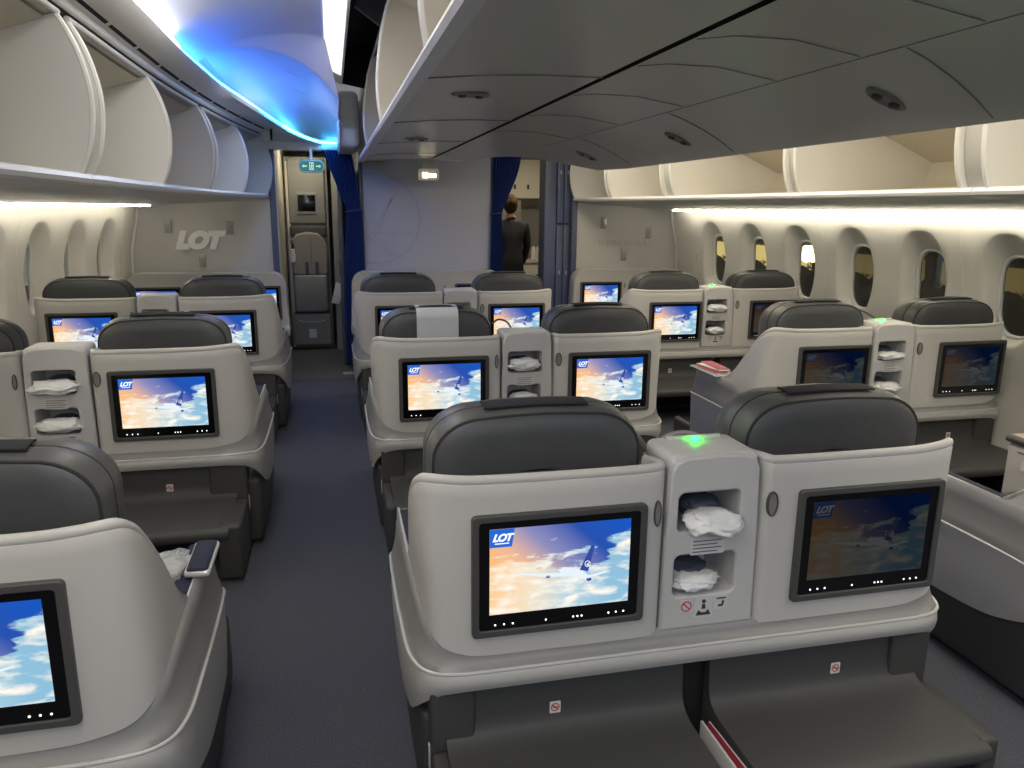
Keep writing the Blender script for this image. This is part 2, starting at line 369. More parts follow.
def headrest_loaf(cx, parent, z0=.80, z1=1.118, w=.575, y0=.115):
    def ring(y, ins, zlift=0):
        W, top, r = w/2-ins, z1-ins, .135-ins*.5
        pts = []
        for k in range(9): a = PI/2*k/8; pts.append((cx+W-r+r*math.cos(a), y, top-r*.82+r*.82*math.sin(a)))
        for k in range(1,7): t = k/7; pts.append((cx+lerp(W-r, -W+r, t), y, top + .006*math.sin(PI*t)))
        for k in range(9): a = PI/2+PI/2*k/8; pts.append((cx-W+r+r*math.cos(a), y, top-r*.82+r*.82*math.sin(a)))
        pts.append((cx-W-.004, y, z0+ins)); pts.append((cx+W+.004, y, z0+ins))
        return pts
    m = MB()
    m.grid([ring(y0+.004,.16), ring(y0+.000,.07), ring(y0+.002,.030), ring(y0+.010,.018)], LEATH, True, True)
    m.grid([ring(y0+.010,.018), ring(y0+.009,.014), ring(y0+.011,.011), ring(y0+.016,.012)], PIPE, True)
    m.grid([ring(y0+.016,.012), ring(y0+.03,.007), ring(y0+.062,.002), ring(y0+.085,0.004)], LEATH2, True)
    m.grid([ring(y0+.085,.004), ring(y0+.089,.009), ring(y0+.093,.004)], PIPE, True)
    m.grid([ring(y0+.093,.004), ring(y0+.11,.0), ring(y0+.16,.006), ring(y0+.20,.02), ring(y0+.225,.05), ring(y0+.23,.16)], LEATH2, True, False, True)
    h = m.build('headrest', parent, sharp=1.2)
    v = MB(); ys = [y0+.040,y0+.05,y0+.07,y0+.085,y0+.10]; zz = [z1+.006,z1+.008,z1+.009,z1+.010,z1+.009]
    rows = [[(cx-.138+.276*k/8, y, z+.004*math.sin(PI*k/8)) for k in range(9)] for y, z in zip(ys, zz)]
    rows2 = [[(x,y,z-.004) for x,y,z in r] for r in rows]
    v.grid([rows2[0]]+rows+[rows2[-1]], VELC); v.grid(rows2, VELC)
    v.build('velcro_strip', h)
    return h
def make_pair(name, loc, label, fl, keys=('on','on'), led=False, otto=.36, cons=.015, mon=(-.402,.478)):
    global CONS_X
    CONS_X = cons
    root = empty(name, loc, label, 'airplane seat', 'double business seats in rows')
    for sd in (-1,1): 
        shell_half(sd, fl, parent=root)
    # lower band, trim and skirt
    A, B, Cc = full(A_ST, fl), full(B_ST, fl), full(C_ST, fl)
    m = MB()
    def row(t, out, dz): return [tuple(lerp(a,b,t) for a,b in zip(p,q)) for p,q in zip(A,B)]
    rows = [[(p[0]*.985, p[1]+.012, p[2]+.012) for p in A], A]
    for t, dip in ((.25,.006),(.5,.008),(.75,.005),(.93,.001)):
        rows.append([(lerp(p[0],q[0],t)*(1-dip*.8), lerp(p[1],q[1],t)+dip*.6, lerp(p[2],q[2],t)-dip*.6) for p,q in zip(A,B)])
    rows.append([(q[0]*.996, q[1]+.004, q[2]) for q in B])
    m.grid(rows, BANDM); m.build('lower_band', root, sharp=1.2)
    m = MB()
    nb = len(B)
    m.tube([(p[0]*1.002, p[1]-.001, p[2]) for p in B], .0045, TRIM, 8); m.build('trim_strip', root)
    m = MB(); rows = [[(q[0]*.996, q[1]+.006, q[2]+.001) for q in B], B]
    for t, bul in ((.15,.006),(.4,.012),(.7,.010),(.92,.002)):
        rows.append([(lerp(p[0],q[0],t)*(1+bul*.5), lerp(p[1],q[1],t)-bul*.8, lerp(p[2],q[2],t)) for p,q in zip(B,Cc)])
    rows.append(Cc); rows.append([(p[0]*.97, p[1]+.03, p[2]+.004) for p in Cc])
    m.grid(rows, SKIRT); m.build('skirt_panel', root, sharp=1.2)
    for sx in (-1,1):
        f = sum(fl[0] if sx < 0 else fl[1]); s_ = sx
        m = MB(); xo = .768+f*.95
        xs = sorted((s_*(xo-.055), s_*(xo+.004)))
        m.box(xs[0], xs[1], .30, .70, .25, .655, BANDM, .02, 4)
        m.build('arm_wall', root)
        m = MB(); m.box(min(s_*(xo-.05),s_*(xo-.005)), max(s_*(xo-.05),s_*(xo-.005)), .34, .66, .653, .664, NAVY, .005); 
        m.box(min(s_*(xo-.006),s_*(xo+.002)), max(s_*(xo-.006),s_*(xo+.002)), .33, .67, .650, .668, TRIM, .004); m.build('arm_cap', root)
        m = MB(); b = sorted((s_*(.70+f), s_*(.765+f))); m.box(b[0], b[1], .05, .71, .02, .34, DARK, .02, 4); m.box(b[0]+.01, b[1]-.01, .5, 1.0, .02, .26, DARK, .02, 4); m.build('side_base', root)
        m = MB(); b = sorted((s_*.615, s_*(.742+f*.6))); m.box(b[0], b[1], .004, .12, .02, .442, DARK, .012, 4)
        m.box(b[0]+.07*(sx>0), b[1]-.07*(sx<0), -otto+.02, .0, .02, .268, DARK, .014, 4)
        m.box((b[1]-.001) if sx>0 else (b[0]-.004), (b[1]+.004) if sx>0 else (b[0]+.001), .02,.035,.20,.27, TRIM, .002)
        m.build('side_cheek', root)
        # footwell panel and ottoman shelf in one sweep
        prof = [(.055,.445),(.030,.43),(.022,.37),(.018,.325),(.004,.292),(-.03,.275),(-.08,.270),(-.18,.268),(-otto+.04,.264),(-otto+.008,.255),(-otto,.238),(-otto+.004,.220),(-otto+.03,.208),(-.12,.20),(.05,.20)]
        prof = cat(prof, 3)
        x0, x1 = (.045, .70+f*.5) if sx > 0 else (-.70-f*.5, -.035)
        m = MB(); n = 10
        rows = [[(lerp(x0,x1,k/n), y, z) for y, z in prof] for k in range(n+1)]
        m.grid(rows, OTTO, True, True, True); m.build('ottoman', root, sharp=.9)
        cx = sx*.44+ .015
        nosmoke(sx*.40+(.0 if sx<0 else .04), .335, .017, root, .015)
        make_monitor(mon[0 if sx<0 else 1], root, keys[0 if sx<0 else 1])
        hx = .5*((-.43 if sx<0 else .44) + mon[0 if sx<0 else 1]) if abs(mon[0]+.45)<.01 or cons<0 else sx*.432 + .005
        headrest_loaf(hx, root)
        m = MB(); m.box(hx-.27, hx+.27, .15, .33, .38, .86, LEATH2, .05, 4); m.build('backrest', root)
        m = MB(); m.box(hx-.255, hx+.255, .32, .90, .30, .44, LEATH, .045, 4); m.build('seat_cushion', root)
        m = MB(); m.box(hx-.24, hx+.24, .14, .86, .04, .31, DARK, .02); m.build('seat_base', root)
        # oval vent beside the console
        ox = (CONS_X+.163) if sx > 0 else (CONS_X-.161); ow = 1. if sx > 0 else .6
        m = MB(); m.mesh(plate([ell(ox,.866,.0165*ow,.035), ell(ox,.866,.012*ow,.030)], -.005, .01, .002), BEZ)
        m.mesh(plate([ell(ox,.866,.012*ow,.030)], -.002, .006), LATCH); m.build('reading_light', root)
    m = MB(); m.box(-.66,.66,.06,.09,.03,.40, BLACKISH); m.build('footwell_shade', root)  # black sheet stands for the unlit depth of the footwell
    make_console(root, led)
    return root
BANDM = mat('band_mid', (.27,.27,.268), .36)
Y3, Y2, Y1, Y0_ = 1.70, 3.63, 5.60, 7.60
PAIRS = {}
CF = ((.012,-.03),(.012,-.01)); LF = ((0,.0),(.050,.020)); RF = ((.04,.06),(-.01,.02))
spec = [
 ('C3',(.925,Y3,0),CF,('on','dim'),True,.29,.015,(-.402,.478),'nearest centre seat pair, left screen lit and right screen dimmed off-angle, filling the foreground'),
 ('C2',(.930,3.71,0),CF,('on','on'),False,.36,.015,(-.412,.455),'middle centre seat pair with a white cloth over its left headrest'),
 ('C1',(.912,5.78,0),CF,('on','on'),False,.36,.03,(-.395,.465),'centre seat pair in the row just before the blue-grey wall with curtains'),
 ('L3',(-1.22,1.555,0),LF,('on','on'),False,.36,.025,(-.45,.455),'nearest left seat pair with clear plastic film by its aisle armrest'),
 ('L2',(-1.22,3.63,0),LF,('on','on'),False,.36,.025,(-.45,.455),'left seat pair in the middle row, two white bags in its storage tower'),
 ('L1',(-1.22,5.70,0),LF,('on','on'),False,.36,.025,(-.45,.455),'left seat pair farthest forward, below the silver wall lettering'),
 ('R3',(3.06,1.71,0),RF,('dim','dim'),False,.36,-.01,(-.39,.505),'nearest right seat pair, only its grey armrest wall and armrest console in view'),
 ('R2',(3.06,3.65,0),RF,('dim','dim'),True,.36,-.01,(-.39,.505),'right seat pair in the middle row with both screens dimmed off-angle'),
 ('R1',(3.05,5.68,0),RF,('on','dim'),True,.36,-.01,(-.39,.49),'right seat pair farthest forward, left screen lit, beside the small windows'),
]
for k, loc, fl, keys, led, ot, cn, mn, lab in spec:
    PAIRS[k] = make_pair('seat_pair', loc, lab, fl, keys, led, ot, cn, mn)
COFF = {q[0]: q[6] for q in spec}
# ------------------------------------------------------------------ bulkhead monitor consoles (row ahead of the first seats)
def bulk_console(loc, label, keys=('on','on'), w0=-.75, w1=.75, mons=(-1,1)):
    root = empty('bulkhead_console', loc, label, 'monitor console', 'monitor consoles at the bulkheads')
    m = MB()
    def ring(y, ins):
        pts = []; r = .13-ins
        W0, W1, T = w0+ins, w1-ins, 1.005-ins
        pts += [(W0-.02, y, .45), (W0-.005, y, .70)]
        for k in range(7): a = PI - PI/2*k/6; pts.append((W0+r+r*math.cos(a), y, T-r+r*math.sin(a)))
        for k in range(7): a = PI/2 - PI/2*k/6; pts.append((W1-r+r*math.cos(a), y, T-r+r*math.sin(a)))
        pts += [(W1+.005, y, .70), (W1+.02, y, .45)]
        return pts
    m.grid([ring(.005,.012), ring(0,.004), ring(.012,0), ring(.18,0), ring(.19,.01)], SHELL, True, True, True)
    m.build('console_shell', root, sharp=.9)
    m = MB(); m.box(w0-.02, w1+.02, -.05, .19, .40, .49, SKIRT, .02, 4); m.build('ledge', root)
    m = MB(); m.box(w0+.01, w1-.01, .03, .19, .02, .41, DARK, .01); m.build('footwell_panel', root)
    m = MB(); m.box(w0+.02, w1-.02, -.34, .05, .20, .268, OTTO, .02); m.box(w0+.02, w0+.05, -.32,.05,.02,.22, DARK); m.box(w1-.05, w1-.02, -.32,.05,.02,.22, DARK); m.build('ottoman', root)
    for s, key in zip(mons, keys):
        make_monitor((-.402 if s<0 else .478) if w1 > .6 else (-.43 if s<0 else .22), root, key, cz=.72)
        m = MB(); ox = CONS_X + s*.16; m.mesh(plate([ell(ox,.84,.014,.03)], -.005, .006, .001), BAND); m.build('reading_light', root)
    return root
bulk_console((-1.19,Y0_,0), 'left monitor console below the silver wall lettering, its right end by the doorway', ('on','on'), -.66, .75)
bulk_console((.925,Y0_,0), 'centre monitor console against the blue-grey wall between the curtains')
bulk_console((3.14,Y0_,0), 'right monitor console against the wall under three small latches', ('on','dim'), -.72, .50)
# ------------------------------------------------------------------ items in the console pockets
def lump(name, cx, cy, cz, rx, ry, rz, m, label, cat_, group=None, seed=0, extra=None, parent=None, amp=.28):
    random.seed(seed); b = MB()
    bmesh.ops.create_icosphere(b.bm, subdivisions=4, radius=1)
    b.slot(m)
    from mathutils import noise
    for v in b.bm.verts:
        n = v.co.normalized(); p = n*1.7 + Vector((seed*3.1, seed, 0))
        d = 1 + amp*noise.noise(p*1.3) + amp*.6*noise.noise(p*4.1) + amp*.3*noise.noise(p*9)
        sx = math.copysign(abs(n.x)**.75, n.x)
        v.co = Vector((cx + sx*rx*d, cy + n.y*ry*d, cz + n.z*rz*(1+ .8*(d-1))))
    if extra: extra(b)
    o = b.build(name, parent, sharp=2.5)
    if label: tag(o, label, cat_, group)
    return o
def headset_bag(pair, slot, label, seed, white=True, droop=.0, w=.075, out=.03, h=.03, dx=0):
    px, py, _ = PAIRS[pair].location
    hx, hz, hh = ((COFF[pair]-.012,.857,.108),(COFF[pair]-.015,.680,.118))[slot]
    floor = hz - hh/2
    root = empty('headset_bag', (px+hx+dx, py+.06, floor), label, 'headset bag', 'bagged headsets in the console pockets')
    # dark headset inside and the pale film bag around it, spilling out of the pocket
    lump('headset', 0, .04, .040, .055, .055, .030, BAGD, None, None, seed=seed+50, parent=root, amp=.15)
    b = lump('bag', 0, -out-.01, h, w, .055, h*.8, BAG, None, None, seed=seed, parent=root)
    for v in b.data.vertices:
        if v.co.y < -.05: v.co.z -= droop*min(1,(-.05-v.co.y)/.03)*(.7+.3*math.sin(v.co.x*60))
    return root
headset_bag('C3',0,'crumpled white headset bag hanging from the upper pocket of the nearest storage tower',1,droop=.022,w=.074,h=.030,out=.035,dx=.012)
headset_bag('C3',1,'rounded headset bag lying well inside the lower pocket of the nearest storage tower',2,w=.066,h=.028,out=.0,dx=-.012)
headset_bag('C2',0,'pointed white headset bag sticking up from the upper pocket of the middle centre seats',3,w=.078,h=.040,out=.03)
headset_bag('C2',1,'white headset bag in the lower pocket of the middle centre seats',4,w=.070,h=.04,out=.02)
headset_bag('L2',0,'wide white headset bag in the upper pocket of the left middle row seats',5,w=.095,h=.036,out=.035,droop=.01)
headset_bag('L2',1,'white headset bag with raised corner, lower pocket of left middle seats',6,w=.090,h=.040,out=.03)
headset_bag('R2',0,'flat white headset bag in the upper pocket of the right middle row seats',7,w=.080,h=.026,out=.03)
headset_bag('R2',1,'white headset bag in the lower pocket of the right middle row seats',8,w=.080,h=.030,out=.03,droop=.01)
headset_bag('R1',0,'white headset bag in the upper pocket of the far right seats',9,w=.085,h=.038,out=.03)
headset_bag('R1',1,'loosely knotted white headset bag in the lower pocket of the far right seats',10,w=.075,h=.036,out=.03)
# white cloth over one headrest
m = MB(); hx = PAIRS['C2'].location.x - .432 + .005; yb = PAIRS['C2'].location.y+.115
ys = [(-.008,.80),(-.010,.95),(-.010,1.06),(-.004,1.095),(.02,1.120),(.08,1.130),(.16,1.124),(.21,1.10),(.236,1.05),(.238,.95)]
rows = [[(hx-.105+.21*k/10, yb+y+.0015*math.sin(k*2+z*9), z) for k in range(11)] for y, z in cat(ys,3)]
m.grid(rows, CLOTH); m.grid([[(x,y+(.002 if y<yb+.1 else -.002),z-.003) for x,y,z in r] for r in rows], CLOTH)
tag(m.build('headrest_cover'), 'pale grey-white cloth cover over the left headrest of the middle centre seats', 'headrest cover')
# magazines
def magazine(x, y, z, rz, label, mats=(MAGW,MAGR), w=.20, l=.27, tilt=0, upright=False, t=.006):
    m = MB()
    if upright:
        rows = []
        m.box(-t/2,-t/4,-l/2,l/2,0,w, mats[0], .0008); m.box(-t/4,t/4,-l/2,l/2,.002,w-.003, MAGW); m.box(t/4,t/2,-l/2,l/2,0,w, mats[1], .0008)
    else:
        m.box(-w/2,w/2,-l/2,l/2,0,t*.25, mats[0], .0008); m.box(-w/2+.002,w/2-.002,-l/2+.002,l/2-.002,t*.25,t*.75, MAGW); m.box(-w/2,w/2,-l/2,l/2,t*.75,t, mats[1], .0008)
    o = m.build('magazine', loc=(x,y,z)); o.rotation_euler = (0,tilt,rz); return tag(o, label, 'magazine')
magazine(.930, Y3-.16, .062, 0, 'pale magazine wedged upright between the nearest ottomans', (MAGW,MAGW), upright=True)
magazine(.942, Y3-.165, .060, .03, 'red-edged magazine leaning right of the pale one between the nearest ottomans', (MAGR,MAGW), upright=True, tilt=.06)
# ------------------------------------------------------------------ taper of the nose section and overhead bins
def T(y): return .28*max(0., (y-4.)/3.9)**2
def mkbin(side, y0, y1, label, g0=.0, g1=.0):
    lx = -.86 if side < 0 else 2.76
    def q(u, y, z): 
        return (lx + u + T(y), y, z) if side < 0 else (lx - u - T(y), y, z)
    Y0f, Y1f = y0, y1; y0 += g0; y1 -= g1
    yc = (y0+y1)/2
    o0 = q(0, yc, 1.70)
    root = empty('overhead_bin', o0, label, 'overhead bin', 'open overhead bins along the side walls')
    def loc(p): return (p[0]-o0[0], p[1]-o0[1], p[2]-o0[2])
    arc = cat([(0,1.715),(.035,1.80),(.055,1.90),(.058,2.0),(.040,2.10),(.012,2.18),(-.022,2.245)], 4)
    inner = [(-.03,1.715),(-.40,1.735),(-.78,1.775),(-.86,1.84),(-.885,1.915),(-.60,2.035),(-.30,2.145),(-.05,2.232)]
    a, b = y0+.012, y1-.012
    n = 6
    m = MB(); rows = [[loc(q(u,lerp(a,b,k/n),z)) for u,z in inner] for k in range(n+1)]
    m.grid(rows, CREAM)
    # outer skin
    rows = [[loc(q(u,lerp(a,b,k/n),z)) for u,z in [(-.022,2.25),(-.3,2.17),(-.92,1.93),(-.90,1.80),(-.80,1.745),(-.4,1.712),(-.03,1.70)]] for k in range(n+1)]
    m.grid(rows, CREAM); m.build('bin_liner', root, sharp=.9)
    for yy, w in ((y0+.014,.022), (y1-.014,.022)):
        m = MB()
        prof = [(u,z) for u,z in arc] + [(-.30,2.155),(-.60,2.045),(-.89,1.925),(-.87,1.835),(-.785,1.765),(-.40,1.725)]
        lo = [loc(q(u,yy-w/2,z)) for u,z in prof]; hi = [loc(q(u,yy+w/2,z)) for u,z in prof]
        m.grid([lo,hi], RIMW, True, True, True)
        e = m.build('divider', root, sharp=.6)
        m = MB(); m.tube([loc(q(u+.002,yy,z)) for u,z in arc], .0125, RIMW, 8); m.build('divider_rim', e)
    m = MB(); rows = []
    for k in range(n+1):
        y = lerp(Y0f+.003,Y1f-.003,k/n); c = [(-.03,1.722),(.0,1.728),(.018,1.722),(.024,1.708),(.018,1.694),(0,1.686),(-.03,1.690)]
        rows.append([loc(q(u,y,z)) for u,z in c])
    m.grid(rows, LIPW, True, True, True); m.build('lip', root)
    m = MB(); m.tube([loc(q(-.018,lerp(y0,y1,k/n),2.256)) for k in range(n+1)], .011, RIMW, 8); m.build('top_rail', root)
    for ga, gb in ((Y0f, Y0f+g0), (Y1f-g1, Y1f)):
        if gb-ga < .01: continue
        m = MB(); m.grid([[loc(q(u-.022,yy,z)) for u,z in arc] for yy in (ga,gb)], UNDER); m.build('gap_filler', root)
    return root
YB = [-.6, .7, 1.9, 3.16, 4.45, 5.72, 6.86, 7.86]
names_l = ['left bin right above the camera','left bin, second of the row, partly cut by the photo edge','left bin nearest in view, cut by the photo edge','left bin, second one visible','third visible left bin, at the middle of the row','left bin next to last before the doorway','left bin last before the doorway with the round exit sign']
YR = [-.6, .5, 1.6, 2.93, 4.30, 5.95, 7.05, 7.86]
names_r = ['','right bin outside the frame','right bin beyond the right photo edge','right bin nearest in view with a wide lit interior','right bin with a triangle of lit interior','narrower right bin, third from the camera side','right bin last before the blue closet doors']
ln = {2:'open left overhead bin nearest the camera, cut by the photo edge', 3:'open left overhead bin, second from the camera', 4:'open left overhead bin in the middle, above the nearest windows',5:'open left overhead bin, next to last before the doorway',6:'smallest left overhead bin, last before the doorway'}
rn = {2:'open right overhead bin cut by the right photo edge',3:'open right overhead bin with the widest brightly lit interior',4:'open right overhead bin above the middle windows, second widest',5:'open right overhead bin, next to last before the blue closet',6:'smallest right overhead bin, last before the blue closet'}
GL = {3:.05, 5:.05}; GR = {3:.06, 4:.04, 5:.07, 6:.015}
for i in range(2,7): mkbin(-1, YB[i], YB[i+1], ln[i], GL.get(i,0), GL.get(i+1,0))
for i in range(2,7): mkbin(1, YR[i], YR[i+1], rn[i], GR.get(i,0), GR.get(i+1,0))
# undersides between bins and light cove (structure)
def under(side, name):
    lx = -.86 if side < 0 else 2.76
    m = MB(); ys = [-.6+.2*k for k in range(43)]; rows = []
    for y in ys:
        prof = [(-.005,1.694),(-.10,1.683),(-.22,1.668),(-.24,1.660),(-.5,1.645),(-.78,1.626),(-.96,1.614),(-1.0,1.616),(-1.0,1.70)]
        rows.append([((lx+u+T(min(y,7.9))) if side<0 else (lx-u-T(min(y,7.9))), min(y,7.9), z) for u,z in prof])
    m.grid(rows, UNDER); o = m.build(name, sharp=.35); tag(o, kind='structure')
under(-1,'trim_1'); under(1,'trim_2')
# reading lamp pods under the bins
def pod(x, y, z, label, lit=False, ang=0, tiltx=0):
    root = empty('reading_lamp', (x,y,z), label, 'lamp', 'oval reading lamp pods under the bins'); root.rotation_euler = (0,tiltx,ang)
    m = MB(); rows = [[(a*math.cos(2*PI*k/24), b*math.sin(2*PI*k/24), zz) for k in range(24)] for a,b,zz in ((.075,.034,.006),(.075,.034,-.002),(.068,.028,-.005),(.06,.022,-.001))]
    m.grid(rows, LATCH, True, False, True); m.build('pod', root)
    for s in (-1,1):
        m = MB(); rows = [[(s*.034+r*math.cos(2*PI*k/12), r*math.sin(2*PI*k/12), zz) for k in range(12)] for r,zz in ((.016,.0),(.015,-.009),(.009,-.011))]
        m.grid(rows, LAMP if lit and s<0 else BEZ, True, False, True); m.build('lens', root)
# ------------------------------------------------------------------ centre bins
def xr(y):
    P = [(-1,1.75,1.855),(4.5,1.75,1.855),(5.0,1.73,1.865),(5.4,1.60,1.93),(5.8,1.42,1.995),(6.4,1.3,2.02),(7.3,1.2,2.03)]
    for a,b in zip(P,P[1:]):
        if y <= b[0]: t = (y-a[0])/(b[0]-a[0]); return lerp(a[1],b[1],t), lerp(a[2],b[2],t)
    return P[-1][1:]
m = MB(); rows = []
ys = sorted(set([-.6+.25*k for k in range(20)] + [4.4+.1*k for k in range(30)]))
ys = [y for y in ys if y <= 7.3]
for y in ys:
    ex, ez = xr(y)
    r = [(.28,2.012),(.34,2.016),(.42,2.022),(.60,2.034),(.80,2.042),(.895,2.045)]
    rows.append([(x,y,z) for x,z in r])
m.grid(rows, UNDERC)
rows = []
for y in ys:
    ex, ez = xr(y); r = [(.922,2.045)] + [(lerp(.922,ex,t), 2.045 + (ez-2.045)*(t**2.6)) for t in (.15,.3,.45,.6,.7,.8,.9,1.)]
    r += [(ex+.02, ez+.008),(ex+.025,ez+.03),(ex+.0,ez+.14),(ex-.08,ez+.32),(ex-.15,ez+.5)]
    rows.append([(x,y,z) for x,z in r])
m.grid(rows, UNDERC)
# black slot between the halves
m.grid([[(.893,y,2.046),(.893,y,2.085),(.924,y,2.085),(.924,y,2.046)] for y in ys], SLOT)
# front end of the bin housing
m.grid([[(x,7.3,z) for x,z in ((.28,2.012),(.60,2.034),(.905,2.045),(.915,2.045),(1.2,2.03))],[(x,7.34,z) for x,z in ((.30,2.5),(.6,2.5),(.905,2.5),(.915,2.5),(1.1,2.5))]], UNDERC)
cu_ = m.build('trim_3', sharp=.5); tag(cu_, kind='structure')
# seams of the service panels
m = MB(); SEAM = mat('seam_grey', (.30,.30,.29), .5)
for y in (1.15,2.55,3.9,5.2,6.4):
    pts = [(.30,y-.0,2.0105),(.5,y-.02,2.0265),(.7,y-.01,2.0365),(.9,y+.03,2.0425)]
    m.tube(pts, .0020, SEAM, 6)
for y in (1.55,1.95,2.35,3.0,3.7,4.5):
    pts = [(.93,y,2.043),(1.0,y-.06,2.041),(1.15,y-.09,2.036),(1.35,y-.08,2.018)]
    ex,ez = xr(y); pts = [(x,yy,2.0440+(ez-2.045)*(((x-.915)/(ex-.915))**2.6)) for x,yy,_ in pts]
    m.tube(pts, .0016, SEAM, 6)
pts = []
for k in range(26):
    y = -.3+.21*k; ex,ez = xr(y); x = 1.36; pts.append((x,y,2.044+(ez-2.045)*(((x-.915)/(ex-.915))**2.6)))
m.tube(pts, .0020, SEAM, 6)
for y in (1.72,3.1,4.3):
    ex,ez = xr(y); pts = [(x, y+(x-1.36)*.25, 2.044+(ez-2.045)*(((x-.915)/(ex-.915))**2.6)) for x in (1.37,1.45,1.55,1.65,1.73)]
    m.tube(pts, .0020, SEAM, 6)
tag(m.build('trim_4'), kind='structure')
for x, y, lab, ang in ((.48,1.33,'oval lamp pod under the centre bins at the top edge of the photo',.3),(.52,2.95,'oval lamp pod under the centre bins left of the black slot, small red mark',.2),
                       (.53,4.9,'farthest oval lamp pod left of the black slot, near the bulkhead',.2)):
    pod(x,y,2.022,lab,ang=ang)
for x, y, lab in ((1.58,2.05,'oval lamp pod under the right part of the centre bins, nearest'),(1.58,3.45,'oval lamp pod under the right part of the centre bins, second'),(1.57,4.75,'oval lamp pod under the right part of the centre bins, farthest')):
    ex,ez = xr(y); pod(x,y,2.036+(ez-2.045)*(((x-.915)/(ex-.915))**2.6)+.003,lab,ang=.1,tiltx=.33)
# compartments on the left face of the centre bins
CY = [-.3, .6, 2.22, 4.15, 5.75, 7.3]
clab = ['centre bin above the camera','centre bin cut by the top photo edge, facing the left aisle','centre bin with the widest cream interior, facing the left aisle','narrow centre bin, second from the bulkhead, facing the left aisle','farthest centre bin facing the left aisle']
for i in range(1,5):
    y0, y1 = CY[i], CY[i+1]
    root = empty('centre_bin', (.28,(y0+y1)/2,2.012), clab[i], 'overhead bin', 'open centre bins facing the left aisle')
    def loc(p): return (p[0]-.28, p[1]-(y0+y1)/2, p[2]-2.012)
    arc = cat([(0,2.03),(-.014,2.12),(-.018,2.24),(-.004,2.38),(.022,2.52),(.055,2.635)],4)
    n=4; a,b = y0+.01,y1-.01
    m = MB(); inner = [(.03,2.03),(.35,2.05),(.48,2.10),(.50,2.25),(.40,2.47),(.07,2.62)]
    m.grid([[loc((.28+u,lerp(a,b,k/n),z)) for u,z in inner] for k in range(n+1)], CREAM)
    m.grid([[loc((.28+u,lerp(a,b,k/n),z)) for u,z in [(.06,2.645),(.42,2.50),(.53,2.27),(.52,2.06)]] for k in range(n+1)], SLOT)
    m.build('bin_liner', root)
    for yy in (y0+.013,y1-.013):
        m = MB(); prof = [(u,z) for u,z in arc]+[(.41,2.485),(.51,2.25),(.49,2.09),(.35,2.045)]
        m.grid([[loc((.28+u,yy-.01,z)) for u,z in prof],[loc((.28+u,yy+.01,z)) for u,z in prof]], CREAM, True, True, True)
        e = m.build('divider', root, sharp=.6)
        m = MB(); m.tube([loc((.28+u-.002,yy,z)) for u,z in arc], .011, RIMW, 8); m.build('divider_rim', e)
    m = MB(); c = [(.03,2.040),(0,2.046),(-.018,2.036),(-.022,2.022),(-.012,2.008),(.03,2.006)]
    m.grid([[loc((.28+u,y,z)) for u,z in c] for y in (y0+.003,y1-.003)], LIPW, True, True, True); m.build('lip', root)
    m = MB(); m.tube([loc((.338,y0,2.648)),loc((.338,y1,2.648))], .010, RIMW, 8); m.build('top_rail', root)
# gap above the centre bins with its brackets, and rounded end housing
m = MB()
gp = [(.135,2.585),(.16,2.85),(.42,2.90),(.62,2.80),(.62,2.50)]
m.grid([[(x,y,z) for x,z in gp] for y in (-.6,6.75)], SLOT, cap1=True)
tag(m.build('trim_5'), kind='structure')
for k, y in enumerate((3.05,5.0)):
    m = MB(); m.grid([[(.20,yy,2.76),(.335,yy,2.665),(.37,yy,2.68),(.37,yy,2.86),(.20,yy,2.86)] for yy in (y,y+.012)], BAND, True, True, True)
    m.tube([(.19,y,2.768),(.335,y,2.668)], .006, TRIM, 6)
    tag(m.build('ceiling_bracket'), ('grey triangular bracket in the black gap above the nearest centre bin','grey triangular bracket in the black gap above the second centre bin')[k], 'bracket', 'brackets in the black gap')
m = MB(); m.box(.085,.262,6.8,7.84,2.10,2.545, UNDERC, .05, 6)
tag(m.build('trim_6', sharp=1.), kind='structure')
m = MB(); m.box(.31,.60,7.31,7.88,2.05,2.66, UNDERC, .01); tag(m.build('trim_14', sharp=1.), kind='structure')
# ------------------------------------------------------------------ ceiling of the left aisle
CV = [(-1,-.735,2.405),(4.6,-.728,2.405),(5.6,-.690,2.402),(6.3,-.60,2.385),(6.9,-.475,2.345),(7.4,-.33,2.285),(7.7,-.17,2.24),(7.9,.0,2.21)]
def cove_xz(y):
    y = min(max(y,-1),7.9)
    for a,b in zip(CV,CV[1:]):
        if y <= b[0]: t = (y-a[0])/(b[0]-a[0]); return lerp(a[1],b[1],t), lerp(a[2],b[2],t)
    return CV[-1][1:]
def cprof(y):
    near = [(-.80,2.42),(-.70,2.50),(-.55,2.58),(-.36,2.63),(-.18,2.65),(-.05,2.65),(.01,2.64)]
    far = [(-.80,2.42),(-.71,2.50),(-.56,2.55),(-.39,2.565),(-.20,2.52),(-.04,2.42),(.085,2.28)]
    cx_, cz_ = cove_xz(y)
    t = sm((y-6.2)/1.7)
    far = [(lerp(x, lerp(cx_,.30,i/6), t), lerp(z, 2.19 + .05*math.sin(PI*i/6), t)) for i,(x,z) in enumerate(far)]
    far[0] = (cx_-.02, cz_+.02)
    k = sm((y-5.25)/.07)
    return [(lerp(a[0],b[0],k), lerp(a[1],b[1],k)) for a,b in zip(near,far)]
m = MB(); ys = sorted(set([-.8+.2*k for k in range(44)]+[5.25+.01*k for k in range(8)]+[6.0+.06*k for k in range(32)])); ys=[y for y in ys if y<=7.9]
m.grid([cat([(x,y,z) for x,z in cprof(y)],4) for y in ys], CEIL); tag(m.build('ceiling', sharp=.4), kind='structure')
